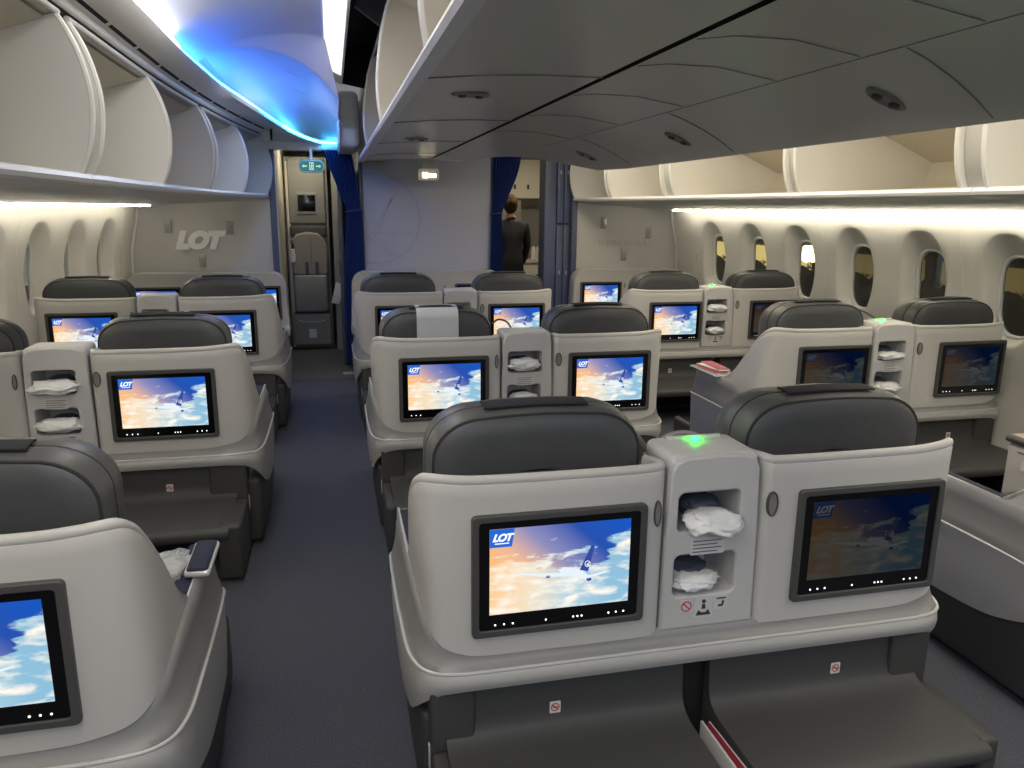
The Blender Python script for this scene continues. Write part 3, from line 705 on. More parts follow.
# left rail: black gap, beige rail with vent slots, cove lip
m = MB(); rows = []
for y in [-.6+.25*k for k in range(35)]:
    y = min(y,7.88); t = T(y)
    rows.append([(-.95+t,y,2.30),(-.875+t,y,2.275),(-.86+t,y,2.272),(-.852+t,y,2.278),(-.845+t,y,2.296),(-.832+t,y,2.303),(-.80+t,y,2.318),(-.785+t,y,2.326),(cove_xz(y)[0]+.005,y,cove_xz(y)[1]-.033),(cove_xz(y)[0]+.018,y,cove_xz(y)[1]-.013),(cove_xz(y)[0]+.012,y,cove_xz(y)[1]-.004),(cove_xz(y)[0]-.02,y,cove_xz(y)[1]-.02),(-.84+t,y,2.345)])
m.grid(rows, RAIL); tag(m.build('trim_7', sharp=.5), kind='structure')
m = MB(); y = -.2
while y < 7.6:
    t = T(y); t2 = T(y+.42)
    m.grid([[(-.826+tt,yy,2.3035),(-.812+tt,yy,2.3105),(-.812+tt,yy,2.317),(-.826+tt,yy,2.312)] for yy,tt in ((y,t),(y+.42,t2))], SLOT, True, True, True)
    y += .47
m.grid([[(-.95+T(min(y,7.8)),min(y,7.8),2.30),(-.90+T(min(y,7.8)),min(y,7.8),2.262),(-.872+T(min(y,7.8)),min(y,7.8),2.266),(-.872+T(min(y,7.8)),min(y,7.8),2.285)] for y in [-.6+.3*k for k in range(29)]], SLOT, True, True, True)
tag(m.build('trim_8'), kind='structure')
# cove light strips
def strip(name, pts, r, m_, label):
    m = MB(); m.tube(pts, r, m_, 8); o = m.build(name); tag(o, label, 'light strip'); return o
def cove(y): c = cove_xz(y); k = sm((y-6.3)/.7); return (c[0]+.004+.020*k, y, c[1]+.004-.022*k)
strip('light_strip', [cove(-.5+.3*k) for k in range(17)]+[cove(4.5)], .011, LEDC, 'white cove light strip above the nearer left bins')
strip('light_strip', [cove(4.52+.12*k) for k in range(23)], .009, LEDB, 'blue cove light strip above the far left bins')
strip('light_strip', [cove(7.2+.05*k) for k in range(13)]+[(.12,7.86,2.205)], .010, LEDCY, 'cyan light strip around the end of the blue dome above the doorway')
# right side of the aisle ceiling: sloped white panel
m = MB(); rows = [[(.02,y,2.66),(-.005,y,2.645),(.0,y,2.632),(.03,y,2.622),(.125,y,2.578),(.137,y,2.58),(.137,y,2.60)] for y in (-.6,2.0,4.0,6.75)]
m.grid(rows, RAIL)
m.grid([[(-.05,y,2.66),(.0,y,2.63),(.10,y,2.50),(.10,y,2.10)] for y in (6.75,7.88)], CEIL)
tag(m.build('trim_9', sharp=.5), kind='structure')
m = MB(); m.grid([[(.006,y,2.629),(.03,y,2.6195),(.120,y,2.5780)] for y in (-.4,1.0,2.5,4.0,5.2,6.3)], LUMP)  # sheet made to glow, in place of cove light falling on the panel
m.grid([[(.006,y,2.633),(.03,y,2.6235),(.120,y,2.5820)] for y in (-.4,6.3)], RAIL); tag(m.build('panel_added_glow'), 'long cream-white panel with added glow along the left aisle ceiling beside the black gap', 'ceiling panel')
# right aisle ceiling
m = MB(); m.grid([[(1.35,y,2.5),(1.6,y,2.56),(2.2,y,2.56),(2.7-T(min(max(y,0),7.9)),y,2.35),(2.8-T(min(max(y,0),7.9)),y,2.25)] for y in [-.6,2,4,5,6,7,7.9]], CEIL); tag(m.build('ceiling_right'), kind='structure')
# ------------------------------------------------------------------ side walls with oval windows
def wx(side, y, z):
    # distance from the centreline grows below the shoulder
    d = 2.82 + .085*sm((1.62-z)/.5) - .02*sm((.5-z)/.5) - .55*T(min(max(y,0),7.9))
    return (.92 + side*d)
def window_wall(side, ycs, name, n0):
    m = MB(); NA = 48; hw = .3415 if side > 0 else .35; zc = 1.17
    z0, z1 = .30, 1.605
    for yc in ycs:
        rings = []
        def ringpt(a, ry, rz, dep, zo=0):
            c, s = math.cos(a), math.sin(a); e = 2/2.6
            yy = yc + math.copysign(abs(c)**e, c)*ry; zz = zc + zo + math.copysign(abs(s)**e, s)*rz
            return (wx(side,yy,zz) + side*dep, yy, zz)
        ring_specs = [(.140,.228,.105,-.035),(.147,.236,.092,-.035),(.155,.246,.088,-.035),(.163,.260,.076,-.03),(.178,.290,.045,-.015),(.195,.318,.015,0),(.204,.329,.004,0),(.212,.337,0,0)]
        for ry, rz, dep, zo in ring_specs: rings.append([ringpt(2*PI*k/NA, ry, rz, dep, zo) for k in range(NA)])
        def rect(t):
            r = []
            for k in range(NA):
                a = 2*PI*k/NA; c, s = math.cos(a), math.sin(a)
                up = (z1-zc) if s > 0 else (zc-z0)
                f = min(hw/abs(c) if abs(c)>1e-6 else 9, up/abs(s) if abs(s)>1e-6 else 9)
                yy, zz = yc+c*f, zc+s*f
                # snap to corners
                e = 2/2.6; y_in = yc + math.copysign(abs(c)**e, c)*.212; z_in = zc + math.copysign(abs(s)**e, s)*.337
                yy, zz = lerp(y_in,yy,t), lerp(z_in,zz,t)
                r.append((wx(side,yy,zz), yy, zz))
            return r
        rings.append(rect(.35)); rings.append(rect(.7)); rings.append(rect(1))
        m.grid(rings, WALL, True)
        # corner fillers of the panel
    # backing behind to close corners
    a, b = min(ycs)-hw, max(ycs)+hw
    return m, a, b, z0, z1
WY = {-1:[7.25-.66*k for k in range(7)], 1:[6.52-.66*k+.0 for k in range(7)]}
WY[1] = [7.13-.683*k for k in range(8)]
WY[-1] = [7.22-.70*k for k in range(8)]
nwin = 1
for side, nm in ((-1,'wall_left'), (1,'wall_right')):
    m, a, b, z0, z1 = window_wall(side, WY[side], nm, 1)
    # plain stretches around the window panels and below them
    def patch(y0, y1, za, zb, k=6, off=0.):
        m.grid([[(wx(side,lerp(y0,y1,i/k),lerp(za,zb,j/10))+side*off, lerp(y0,y1,i/k), lerp(za,zb,j/10)) for j in range(11)] for i in range(k+1)], WALL)
    patch(b, 7.9, z0, z1); patch(-.6, a, z0, z1); patch(-.6, 7.9, .0, z0, 20)
    hwc = .3415 if side > 0 else .35
    for yc in WY[side]:     # corner triangles left by the ray-cast rectangle
        for cy_ in (-1,1):
            for zz in (z0, z1):
                p = (yc+cy_*hwc, zz)
                q1 = (yc+cy_*hwc, 1.17+(zz-1.17)*.72); q2 = (yc+cy_*.22, zz)
                tri = [(wx(side,*q)+side*.0015, q[0], q[1]) for q in (p,q1,q2)]
                vs = [m.bm.verts.new(t) for t in tri]; f = m.bm.faces.new(vs)
    o = m.build(nm, sharp=.5); tag(o, kind='structure')
    # seams
    for j, yc in enumerate(WY[side]):
        f = MB(); NA = 40; e = 2/2.6
        def rg(ry, rz, dep):
            r = []
            for k in range(NA):
                c, s = math.cos(2*PI*k/NA), math.sin(2*PI*k/NA)
                yy = yc + math.copysign(abs(c)**e, c)*ry; zz = 1.135 + math.copysign(abs(s)**e, s)*rz
                r.append((wx(side,yy,zz)+side*dep, yy, zz))
            return r
        f.grid([rg(.155,.246,.086), rg(.147,.236,.084), rg(.140,.228,.090), rg(.139,.227,.115)], RIMW, True)
        fo = f.build('window_%d' % nwin); tag(fo, kind='structure')
        g = MB(); g.grid([rg(.001,.001,.104), rg(.07,.12,.104), rg(.139,.227,.104), rg(.139,.227,.112), rg(.07,.12,.112), rg(.001,.001,.112)], PANE, True); g.build('pane', fo)
        nwin += 1
# panel seams on the walls and light strips above them
m = MB()
for side in (-1,1):
    ends = WY[side]
    for k in range(0,len(ends)-1,2):
        y = (ends[k]+ends[k+1])/2 if k else ends[0]+.36
        m.tube([(wx(side,y,z)-side*.001,y,z) for z in [.35+.1*i for i in range(13)]], .0025, RIMW, 6)
    m.tube([(wx(side,7.87,z)-side*.012,7.87,z) for z in [.3+.1*i for i in range(14)]], .012, RIMW, 8)
tag(m.build('trim_10'), kind='structure')
def wstrip(side):
    lx = -.86 if side<0 else 2.76
    def f(y): x = (lx-.90+T(y)*.8) if side<0 else (lx+.90-T(y)*.8); return (x, y, 1.609)
    return [f(max(0,-.5+.3*k)) for k in range(2,28) if -.5+.3*k < 7.85]
strip('wall_wash_light', wstrip(-1), .007, LEDW, 'warm light strip along the top of the left window wall')
strip('wall_wash_light', wstrip(1), .007, LEDW, 'warm light strip along the top of the right window wall')
# ------------------------------------------------------------------ floor
m = MB(); m.box(-2.3,4.2,-2.2,7.45,-.03,0, CARPET); tag(m.build('floor'), kind='structure')
m = MB(); m.box(-2.3,4.2,7.45,11.6,-.03,-.002, VINYL); tag(m.build('floor_forward'), kind='structure')
m = MB(); m.box(.06,.16,7.62,7.72,-.002,.001, SKIRT); tag(m.build('floor_plate'), 'small pale metal plate on the grey floor by the left curtain', 'floor plate')
# ------------------------------------------------------------------ bulkheads
YBK = 7.9
m = MB(); m.box(-2.2,-.56,YBK,YBK+.05,0,2.3, BULK); tag(m.build('wall_front_left'), kind='structure')
m = MB(); m.box(2.50,3.9,YBK,YBK+.05,0,2.3, BULK); tag(m.build('wall_front_right'), kind='structure')
m = MB(); m.box(.30,1.62,YBK,YBK+.05,0,2.6, BULKC)
def cr(px, pz): return (px, pz)
aa = [math.radians(d) for d in range(-105, 106, 5)]
m.mesh(plate([[(.44+.44*math.cos(a),1.50+.44*math.sin(a)) for a in aa]+[(.44+.426*math.cos(a),1.50+.426*math.sin(a)) for a in reversed(aa)]], YBK-.003, .004), BULKL)
def ln(x0,z0,x1,z1,w=.010):
    d = math.hypot(x1-x0,z1-z0); nx, nz = -(z1-z0)/d*w/2, (x1-x0)/d*w/2
    m.mesh(plate([[(x0+nx,z0+nz),(x1+nx,z1+nz),(x1-nx,z1-nz),(x0-nx,z0-nz)]], YBK-.003, .004), BULKL)
for s in [(.68,1.82,.40,1.36),(.60,1.70,.46,1.38),(.40,1.36,.86,1.36),(.31,1.37,.40,1.36),(.40,1.355,.66,1.10),(.34,1.34,.60,1.13)]: ln(*s)
m.build('wall_front'); tag(bpy.data.objects['wall_front'], kind='structure')
# header above the left doorway
m = MB(); m.box(-.56,.30,YBK-.06,YBK+.10,2.135,2.215, RAIL, .012); m.box(-.80,-.52,YBK-.05,YBK+.02,2.14,2.46, RAIL, .012); tag(m.build('trim_11'), kind='structure')
m = MB(); m.box(-.56,-.50,YBK-.03,YBK+.09,0,2.16, JAMB, .008); m.box(-.505,-.492,YBK-.01,YBK+.10,0,2.14, TRIM, .003); tag(m.build('trim_12'), kind='structure')
m = MB(); m.box(.285,.32,YBK-.02,YBK+.07,0,2.2, JAMB, .006); m.box(1.60,1.66,YBK-.02,YBK+.07,0,2.3, JAMB, .008); m.box(2.46,2.52,YBK-.03,YBK+.07,0,2.2, JAMB, .006); tag(m.build('trim_13'), kind='structure')
# silver lettering and latches
m = MB(); m.mesh(text('LOT', .205, YBK-.014, .012, .32, -1.235, 1.285, spacing=1.0, off=.018), SILV)
tag(m.build('wall_lettering'), 'large silver LOT lettering on the left bulkhead wall', 'sign')
m = MB(); m.mesh(text('BUSINESS CLASS', .085, YBK-.004, .004, 0, 3.09, 1.262, spacing=1.05), BULKF := mat('faint_letter', (.43,.42,.40), .4)); tag(m.build('wall_lettering'), 'faint BUSINESS CLASS lettering on the right bulkhead wall', 'sign')
for x, z, lab in ((-1.49,1.42,'small latch plate at the upper left of the silver lettering'),(-.94,1.41,'small latch plate at the upper right of the silver lettering'),(-1.21,1.10,'small latch plate below the silver lettering'),
                  (2.82,1.475,'pale latch plate at the left on the right bulkhead wall'),(3.335,1.37,'latch plate at the right on the right bulkhead wall'),(3.06,1.14,'latch plate below the faint lettering on the right bulkhead wall')):
    m = MB(); m.box(-.032,.032,-.012,0,-.062,.062, LATCH, .005); m.box(-.012,.012,-.018,-.010,-.03,.02, BAND, .003)
    tag(m.build('latch_plate', loc=(x,YBK,z)), lab, 'latch', 'latch plates on the bulkhead walls')
# exit sign (pictogram) hanging in the left doorway
root = empty('exit_sign', (-.155,7.78,1.985), 'oval green and white exit pictogram sign above the left doorway', 'exit sign')
m = MB(); m.mesh(plate([rr(0,0,.245,.118,.056,8)], -.012, .024, .004), WHITE); m.build('sign_body', root)
m = MB(); m.mesh(plate([rr(0,0,.215,.090,.043,8)], -.015, .004), GREEN)
m.mesh(plate([[(-.02,-.036),(.02,-.036),(.02,.036),(-.02,.036)],[(-.013,-.036+.006),(.013,-.036+.006),(.013,.030),(-.013,.030)]], -.017, .002), SIGNW)
m.mesh(plate([ell(.003,.022,.006,.006,10)], -.018, .002), SIGNW)
m.mesh(plate([[(-.010,-.028),(-.004,-.006),(-.009,.006),(.004,.014),(.011,.004),(.006,-.004),(.010,-.026),(.005,-.027),(.001,-.010),(-.004,-.028)]], -.018, .002), SIGNW)
for s in (-1,1):
    m.mesh(plate([[(s*.088,0),(s*.070,.016),(s*.070,.006),(s*.042,.006),(s*.042,-.006),(s*.070,-.006),(s*.070,-.016)]], -.017, .002), SIGNW)
m.build('sign_face', root)
m = MB(); m.box(-.012,.012,-.005,.005,.05,.16, TRIM); m.build('bracket', root)
# small lit sign under the end of the centre bin
root = empty('bin_end_light', (.885,7.22,1.91), 'small clear lamp housing glowing under the end of the centre bins', 'lamp')
m = MB(); m.box(-.095,.095,-.03,.03,-.055,.045, mat('lamp_housing',(.75,.75,.72),.25,alpha=.65), .02, 4); m.build('housing', root)
m = MB(); m.box(-.06,-.01,-.034,-.028,-.035,.015, LAMP, .004); m.box(.0,.065,-.034,-.028,-.030,.005, LAMP, .004); m.build('lamp', root)
m = MB(); m.box(-.07,.07,-.02,.02,.045,.115, UNDERC, .01); m.build('mount', root)
# ------------------------------------------------------------------ curtains
def curtain(path_rows, label, folds=9, amp=.022):
    m = MB(); rows = []; N = 72
    for (xl, xr_, z, am) in path_rows:
        rows.append([(lerp(xl,xr_,k/N), YBK-.06 + am*math.sin(2*PI*folds*k/N + .6*math.sin(z*3)), z) for k in range(N+1)])
    m.grid(rows, CURT); m.grid([[(x,y+.004,z) for x,y,z in r] for r in rows], CURT)
    o = m.build('curtain', sharp=3.); tag(o, label, 'curtain', 'blue curtains'); return o
def rows_interp(st, n=6): return cat(st, n)
c1 = curtain(rows_interp([(-.055,.22,2.14,.02),(.01,.245,1.98,.024),(.075,.262,1.80,.02),(.135,.285,1.64,.012),(.165,.295,1.56,.010),(.140,.305,1.45,.014),(.115,.315,1.1,.02),(.10,.32,.6,.022),(.10,.32,.06,.022)]), 'blue curtain tied back at the left doorway beside the exit sign')
c2 = curtain(rows_interp([(1.62,1.90,2.12,.02),(1.615,1.86,1.95,.024),(1.612,1.79,1.78,.02),(1.605,1.72,1.62,.012),(1.60,1.70,1.54,.010),(1.595,1.705,1.4,.014),(1.585,1.71,1.1,.018),(1.58,1.715,.6,.02),(1.58,1.715,.06,.02)]), 'dark blue curtain tied back at the galley opening beside the person')
for cx, cz, p, w in ((.225,1.575,c1,.075),(1.65,1.56,c2,.06)):
    m = MB(); m.tube([(cx+w*math.cos(2*PI*k/20), YBK-.06+.025*math.sin(2*PI*k/20), cz+.01*math.cos(2*PI*k/20)) for k in range(21)], .009, CURT, 8); m.build('tie_band', p)
# ------------------------------------------------------------------ forward area: left doorway with attendant seat
m = MB(); m.box(-.75,-.50,YBK+.1,11.,0,2.3, GALL); m.box(-.75,.6,10.4,10.5,0,2.3, GALD); tag(m.build('wall_forward_left'), kind='structure')
m = MB(); m.box(.02,.30,9.0,9.06,0,2.3, GREY); m.box(.30,.34,YBK+.05,9.06,0,2.3, GREY); tag(m.build('wall_forward_middle'), kind='structure')
m = MB(); m.box(-.9,3.3,YBK+.05,11.2,2.26,2.3, CEIL); m.box(-.9,-.5,7.9,7.95,2.2,2.6,CEIL); m.box(-.6,.3,7.9,7.95,2.2,2.6,CEIL); m.box(1.6,3.9,7.9,7.95,2.2,2.7,CEIL); tag(m.build('ceiling_forward'), kind='structure')
root = empty('attendant_seat_unit', (-.25,9.15,0), 'grey crew seat unit with small monitor and drawer beyond the left doorway', 'crew seat')
m = MB(); m.box(-.24,.23,.02,.5,0,2.15, GREY, .01); m.box(-.225,-.19,-.005,.03,.02,2.1, GALL, .004); m.build('cabinet', root)
m = MB(); m.box(-.20,.20,-.02,.03,1.42,2.13, GREY, .02); m.build('upper_panel', root)
m = MB(); m.box(-.115,.105,-.035,-.015,1.53,1.77, GREY, .006); m.box(-.10,.09,-.040,-.033,1.56,1.74, GLASSB, .003); m.build('monitor', root)
m = MB(); m.box(-.20,.20,-.05,.03,1.28,1.40, BEZ, .02); m.build('dark_box', root)  # dark grey box below the upper panel
m = MB(); m.mesh(plate([[(-.19,.86),(.20,.86),(.20,1.16),(.17,1.26),(.10,1.32),(-.02,1.335),(-.13,1.31),(-.19,1.24)]], -.12, .12, .02), JSEAT); m.box(.02,.025,-.124,-.11,.90,1.28, BEZ); m.build('backrest', root)
m = MB(); m.box(-.18,.19,-.16,-.02,.44,.86, GREY, .03, 4); m.build('folding_seat', root)
m = MB(); m.box(-.05,-.01,-.128,-.118,.86,1.0, BEZ); m.box(.06,.10,-.128,-.118,.86,1.0, BEZ); m.build('harness', root)
m = MB(); m.box(-.21,.21,-.10,.04,.05,.42, GREY, .02, 4); m.build('drawer', root)
d = [o for o in bpy.data.objects if o.parent is root and o.name.startswith('drawer')][0]
m = MB(); m.tube([(-.15,-.106,.345),(-.10,-.112,.325),(0,-.114,.318),(.10,-.112,.325),(.15,-.106,.345)], .006, TRIM, 6); m.build('drawer_handle', d)
m = MB(); m.box(-.04,.04,-.106,-.098,.14,.24, STICK); m.build('sticker', d)
m = MB(); m.box(-.20,-.15,-.17,-.02,1.0,1.10, SILV, .01); m.tube([(-.175,-.15,1.16),(-.17,-.17,1.2),(-.18,-.15,1.24)], .018, BEZ, 8); m.box(-.195,-.155,-.17,-.06,1.06,1.15, WHITE, .01); m.build('handset', root)
m = MB(); m.box(.0,.09,-.01,.0,-.12,.12, WHITE, .002); o = m.build('paper_card', loc=(.0,9.0,.66)); o.rotation_euler = (0,.25,0); tag(o, 'white card tucked beside the folded crew seat', 'card')
root = empty('lavatory_door', (.10,8.55,0), 'dark lavatory door standing right of the crew seat behind the curtain', 'door')
m = MB(); m.box(-.02,.02,-.48,.44,.02,2.1, mat('door_dark',(.10,.10,.10),.45), .008); m.build('door_leaf', root)
m = MB(); m.box(-.03,-.018,-.30,-.20,.92,1.08, BEZ, .01); m.build('door_latch', root)
m = MB(); m.mesh(plate([ell(0,0,.04,.05)], 0,.01), GREY, Matrix.Translation((-.022,.0,1.5)) @ Matrix.Rotation(PI/2,4,'Z')); m.build('round_fitting', root)
# ------------------------------------------------------------------ forward area: right opening, closet doors and galley
root = empty('closet', (2.33,8.0,0), 'tall blue-grey closet with two narrow folding doors right of the galley opening', 'closet')
m = MB(); m.box(-.135,.155,.03,.22,0,2.2, BLUEG); m.build('body', root)
m = MB(); m.box(-.135,-.01,-.01,.03,.02,2.18, BLUEG, .008); m.build('side_panel', root)
for z0, z1 in ((.05,1.44),(1.465,2.10)):
    for x0, x1 in ((.0,.072),(.078,.15)):
        m = MB(); m.box(x0,x1,-.012,.03,z0,z1, BLUEG, .006); dd = m.build('door', root)
        m = MB(); m.box((x0+x1)/2-.006,(x0+x1)/2+.006,-.02,-.01,(z0+z1)/2-.02+.2,(z0+z1)/2+.02+.2, TRIM, .002); m.build('door_latch', dd)
m = MB(); m.box(1.60,3.3,10.6,10.7,0,2.3, GALL); m.box(1.55,1.62,YBK+.06,10.6,0,2.3,GALD); m.box(3.0,3.1,8.4,10.6,0,2.3,GALL); tag(m.build('wall_galley'), kind='structure')
root = empty('galley_unit', (2.50,10.15,0), 'cream galley unit with overhead lockers and work counter behind the person', 'galley')
m = MB(); m.box(-.62,.48,0,.42,0,.90, GALL, .01); m.build('lower_cabinet', root)
m = MB(); m.box(-.63,.49,-.03,.42,.90,.94, TRIM, .006); m.build('counter', root)
m = MB(); m.box(-.62,.48,.36,.42,.94,1.62, GALD); m.build('backsplash', root)
m = MB(); m.box(-.62,.48,.02,.42,1.74,2.24, GALL, .01); m.build('upper_locker', root)
for x in (-.25,-.12,.06): 
    m = MB(); m.box(x-.015,x+.015,.005,.025,1.86,1.92, BEZ, .003); m.build('locker_latch', root)
m = MB(); m.box(-.62,-.02,.05,.42,1.22,1.72, GALD, .01); m.build('oven', root)
m = MB(); m.tube([(-.05,.0,1.45),(-.03,-.03,1.42),(-.03,-.03,1.34),(-.05,0,1.31)], .008, BEZ); m.build('oven_handle', [o for o in bpy.data.objects if o.parent is root and o.name.startswith('oven')][0])
m = MB(); m.box(-.60,.46,-.012,.0,.68,.74, BEZ); m.box(-.6,.46,-.012,0,.50,.52,BEZ); m.build('trolley_gap', root)
for k,(x,c,lab) in enumerate(((2.56,MAGR,'small red carton on the galley counter'),(2.66,WHITE,'white cup stack on the galley counter by the wall'),(2.72,GALL,'cream jug on the galley counter'))):
    m = MB(); rows = [[(r*math.cos(2*PI*j/16), r*math.sin(2*PI*j/16), z) for j in range(16)] for r,z in ((.03,0),(.034,.01),(.034,.10),(.026,.15),(.020,.17))]
    m.grid(rows, c, True, True, True); tag(m.build('container', loc=(x,10.22,.941)), lab, 'container')
# lamps of the forward areas
for x,y,lab in ((2.25,9.0,'round ceiling lamp in the galley'),(-.2,8.7,'round ceiling lamp by the crew seat')):
    m = MB(); rows = [[(r*math.cos(2*PI*j/20), r*math.sin(2*PI*j/20), z) for j in range(20)] for r,z in ((.13,0),(.12,-.02),(.05,-.028))]
    m.grid(rows, mat('galley_lamp',(1,.9,.7),.4,emit=(1,.88,.66),es=(60 if x>0 else 24)), True, False, True); tag(m.build('ceiling_lamp', loc=(x,y,2.258)), lab, 'lamp')
# ------------------------------------------------------------------ the cabin crew member, seen from behind
def skin_mesh(verts, edges, radii, root_i, sub=2):
    me = bpy.data.meshes.new('sk'); me.from_pydata(verts, edges, [])
    o = bpy.data.objects.new('sk', me); COL.objects.link(o)
    md = o.modifiers.new('s','SKIN'); 
    for i, r in enumerate(radii):
        me.skin_vertices[0].data[i].radius = r if isinstance(r,tuple) else (r,r)
        me.skin_vertices[0].data[i].use_root = (i == root_i)
    md.use_smooth_shade = True; ms = o.modifiers.new('u','SUBSURF'); ms.levels = sub; ms.render_levels = sub
    bpy.context.view_layer.update()
    r = bpy.data.meshes.new_from_object(o.evaluated_get(bpy.context.evaluated_depsgraph_get()))
    bpy.data.objects.remove(o); return r
root = empty('person', (2.12,9.25,0), 'person in a black suit standing in the galley, seen from behind, brown hair tied up', 'person')
V = [(0,0,.98),(0,0,1.10),(0,0,1.25),(0,.0,1.38),(0,.0,1.45),(0,.02,1.50),(0,.03,1.56),     # pelvis..neck
     (-.17,0,1.42),(-.22,.06,1.18),(-.12,.24,1.10),(-.08,.30,1.10),(.17,0,1.42),(.215,.03,1.18),(.20,.16,.98),(.19,.20,.93),
     (-.09,0,.90),(-.095,.0,.50),(-.095,-.01,.09),(-.10,.10,.045),(.09,0,.90),(.095,.0,.50),(.095,-.01,.09),(.10,.10,.045)]
E_ = [(0,1),(1,2),(2,3),(3,4),(4,5),(5,6),(3,7),(7,8),(8,9),(9,10),(3,11),(11,12),(12,13),(13,14),(0,15),(15,16),(16,17),(17,18),(0,19),(19,20),(20,21),(21,22)]
Rr = [(.165,.12),(.145,.105),(.165,.11),(.16,.10),(.09,.08),(.055,.055),(.05,.05),(.07,.07),(.052,.052),(.04,.04),(.028,.02),(.07,.07),(.052,.052),(.04,.04),(.028,.02),(.09,.09),(.062,.062),(.045,.045),(.035,.03),(.09,.09),(.062,.062),(.045,.045),(.035,.03)]
me = skin_mesh(V, E_, Rr, 0)
m = MB(); i_s = m.slot(SUIT); i_k = m.slot(SKIN); m.mesh(me, SUIT)
for f in m.bm.faces:
    c = f.calc_center_median()
    if c.z > 1.49 or (c.y > .27 and c.z > 1.0) or (c.y > .185 and .85 < c.z < .96): f.material_index = i_k
# head, turned slightly left, with nose, ears and mouth modelled on the far side
hb = bmesh.new(); bmesh.ops.create_uvsphere(hb, u_segments=32, v_segments=24, radius=1)
for v in hb.verts:
    n = v.co.copy(); x, y, z = n
    X, Y, Z_ = x*.074, y*.095, z*.115
    if z < 0: X *= 1-.25*(-z)**1.5; Y *= 1-.12*(-z)
    if y > .6: Y += .022*math.exp(-((x/.16)**2+((z+.12)/.22)**2)); Y -= .008*math.exp(-(((abs(x)-.38)/.14)**2+((z-.06)/.12)**2)); Y += .006*math.exp(-((x/.3)**2+((z+.5)/.08)**2))
    if abs(x) > .85: X *= 1+.12*math.exp(-((y/.2)**2+((z+.05)/.25)**2))
    v.co = (X, Y, Z_)
hm = bpy.data.meshes.new('h'); hb.to_mesh(hm); hb.free()
m.mesh(hm, SKIN, Matrix.Translation((.0,.035,1.645)) @ Matrix.Rotation(.5,4,'Z'))
body = m.build('body', root, recalc=False, sharp=3.)
m = MB(); bmesh.ops.create_uvsphere(m.bm, u_segments=28, v_segments=20, radius=1); m.slot(HAIR)
for v in m.bm.verts:
    x,y,z = v.co; v.co = Vector((x*.084, y*.102 - (.0 if y<.3 else .03*(y-.3)), z*.118 + .012)); 
    if y > .35 and z < .45: v.co.y = min(v.co.y, .035)
    v.co += Vector((.0,.012,1.65)) + .003*Vector((math.sin(x*30),math.sin(y*28),0))
m.build('hair', root, sharp=3.)
m = MB(); bmesh.ops.create_uvsphere(m.bm, u_segments=18, v_segments=12, radius=.045); m.slot(HAIR)
for v in m.bm.verts: v.co += Vector((0,-.10,1.68))
m.build('hair_bun', root, sharp=3.)
for s, wy in ((-1,None),(1,None)):
    hx0, hy0, hz0 = ((-.07,.33,1.10) if s<0 else (.19,.225,.90))
    vs = [(hx0,hy0-.02,hz0),(hx0,hy0+.03,hz0)]; es = [(0,1)]; rs = [(.022,.014),(.034,.014)]
    for q in range(4):
        fx = hx0 + (q-1.5)*.019; L_ = (.07,.078,.074,.058)[q]; b = len(vs)
        vs += [(fx,hy0+.055,hz0),(fx,hy0+.055+L_*.5,hz0-.008),(fx,hy0+.055+L_*.85,hz0-.028)]; es += [(1,b),(b,b+1),(b+1,b+2)]; rs += [.0085,.008,.007]
    b = len(vs); vs += [(hx0-s*.035,hy0+.02,hz0-.006),(hx0-s*.050,hy0+.055,hz0-.018)]; es += [(0,b),(b,b+1)]; rs += [.010,.008]
    hme = skin_mesh(vs, es, rs, 0, 1); m = MB(); m.mesh(hme, SKIN); m.build('hand', root, recalc=False, sharp=3.)
# ------------------------------------------------------------------ cables and things on the armrests
def cable(pts, label, r=.005):
    m = MB(); m.tube(cat(pts,6), r, LATCH if r > .007 else BEZ, 8); return tag(m.build('cable'), label, 'cable')
# magazines on the arm wall of the right middle seats
px, py, _ = PAIRS['R2'].location
m = MB(); m.box(-.075,.075,.36,.70,.664,.672, TRIM, .003); m.box(-.068,.068,.37,.69,.670,.674, BAND, .001); 
o = m.build('literature_tray'); o.parent = PAIRS['R2']; o.location = (-.83,0,0)
for k,(dx,rz,ms) in enumerate(((-.02,.05,(MAGW,MAGR)),(.005,.12,(MAGR,MAGW)),(.028,-.05,(MAGW,MAGR)))):
    magazine(px-.83+dx, py+.53+.02*k, .6745+.0065*k, rz, ('magazine lying lowest on the armrest tray of the right middle seats','red and white magazine lying between two others on the armrest tray','topmost magazine on the armrest tray of the right middle seats')[k], ms, w=.075, l=.25)
# film wrapped pack beside the nearest left seat
root = empty('wrapped_pack', (-.475,2.08,.44), 'dark pack in shiny clear plastic film beside the nearest left armrest', 'wrapped pack')
lump('dark_pack', 0,0,.09,.052,.09,.10, NAVY, None, None, seed=21, parent=root, amp=.1)
lump('clear_film', 0,-.01,.20,.075,.10,.055, FOIL, None, None, seed=22, parent=root, amp=.35)
# raised armrest paddle of the nearest left seat
m = MB(); mt = Matrix.Translation((.0,.0,.0)); m.box(-.028,.028,-.075,.075,-.012,.010, NAVY, .010, 4); m.box(-.033,.033,-.08,.08,-.016,.003, TRIM, .009, 4)
o = m.build('armrest_paddle'); o.parent = PAIRS['L3']; o.location = (.845,.50,.695); o.rotation_euler = (.12,0,-.05)
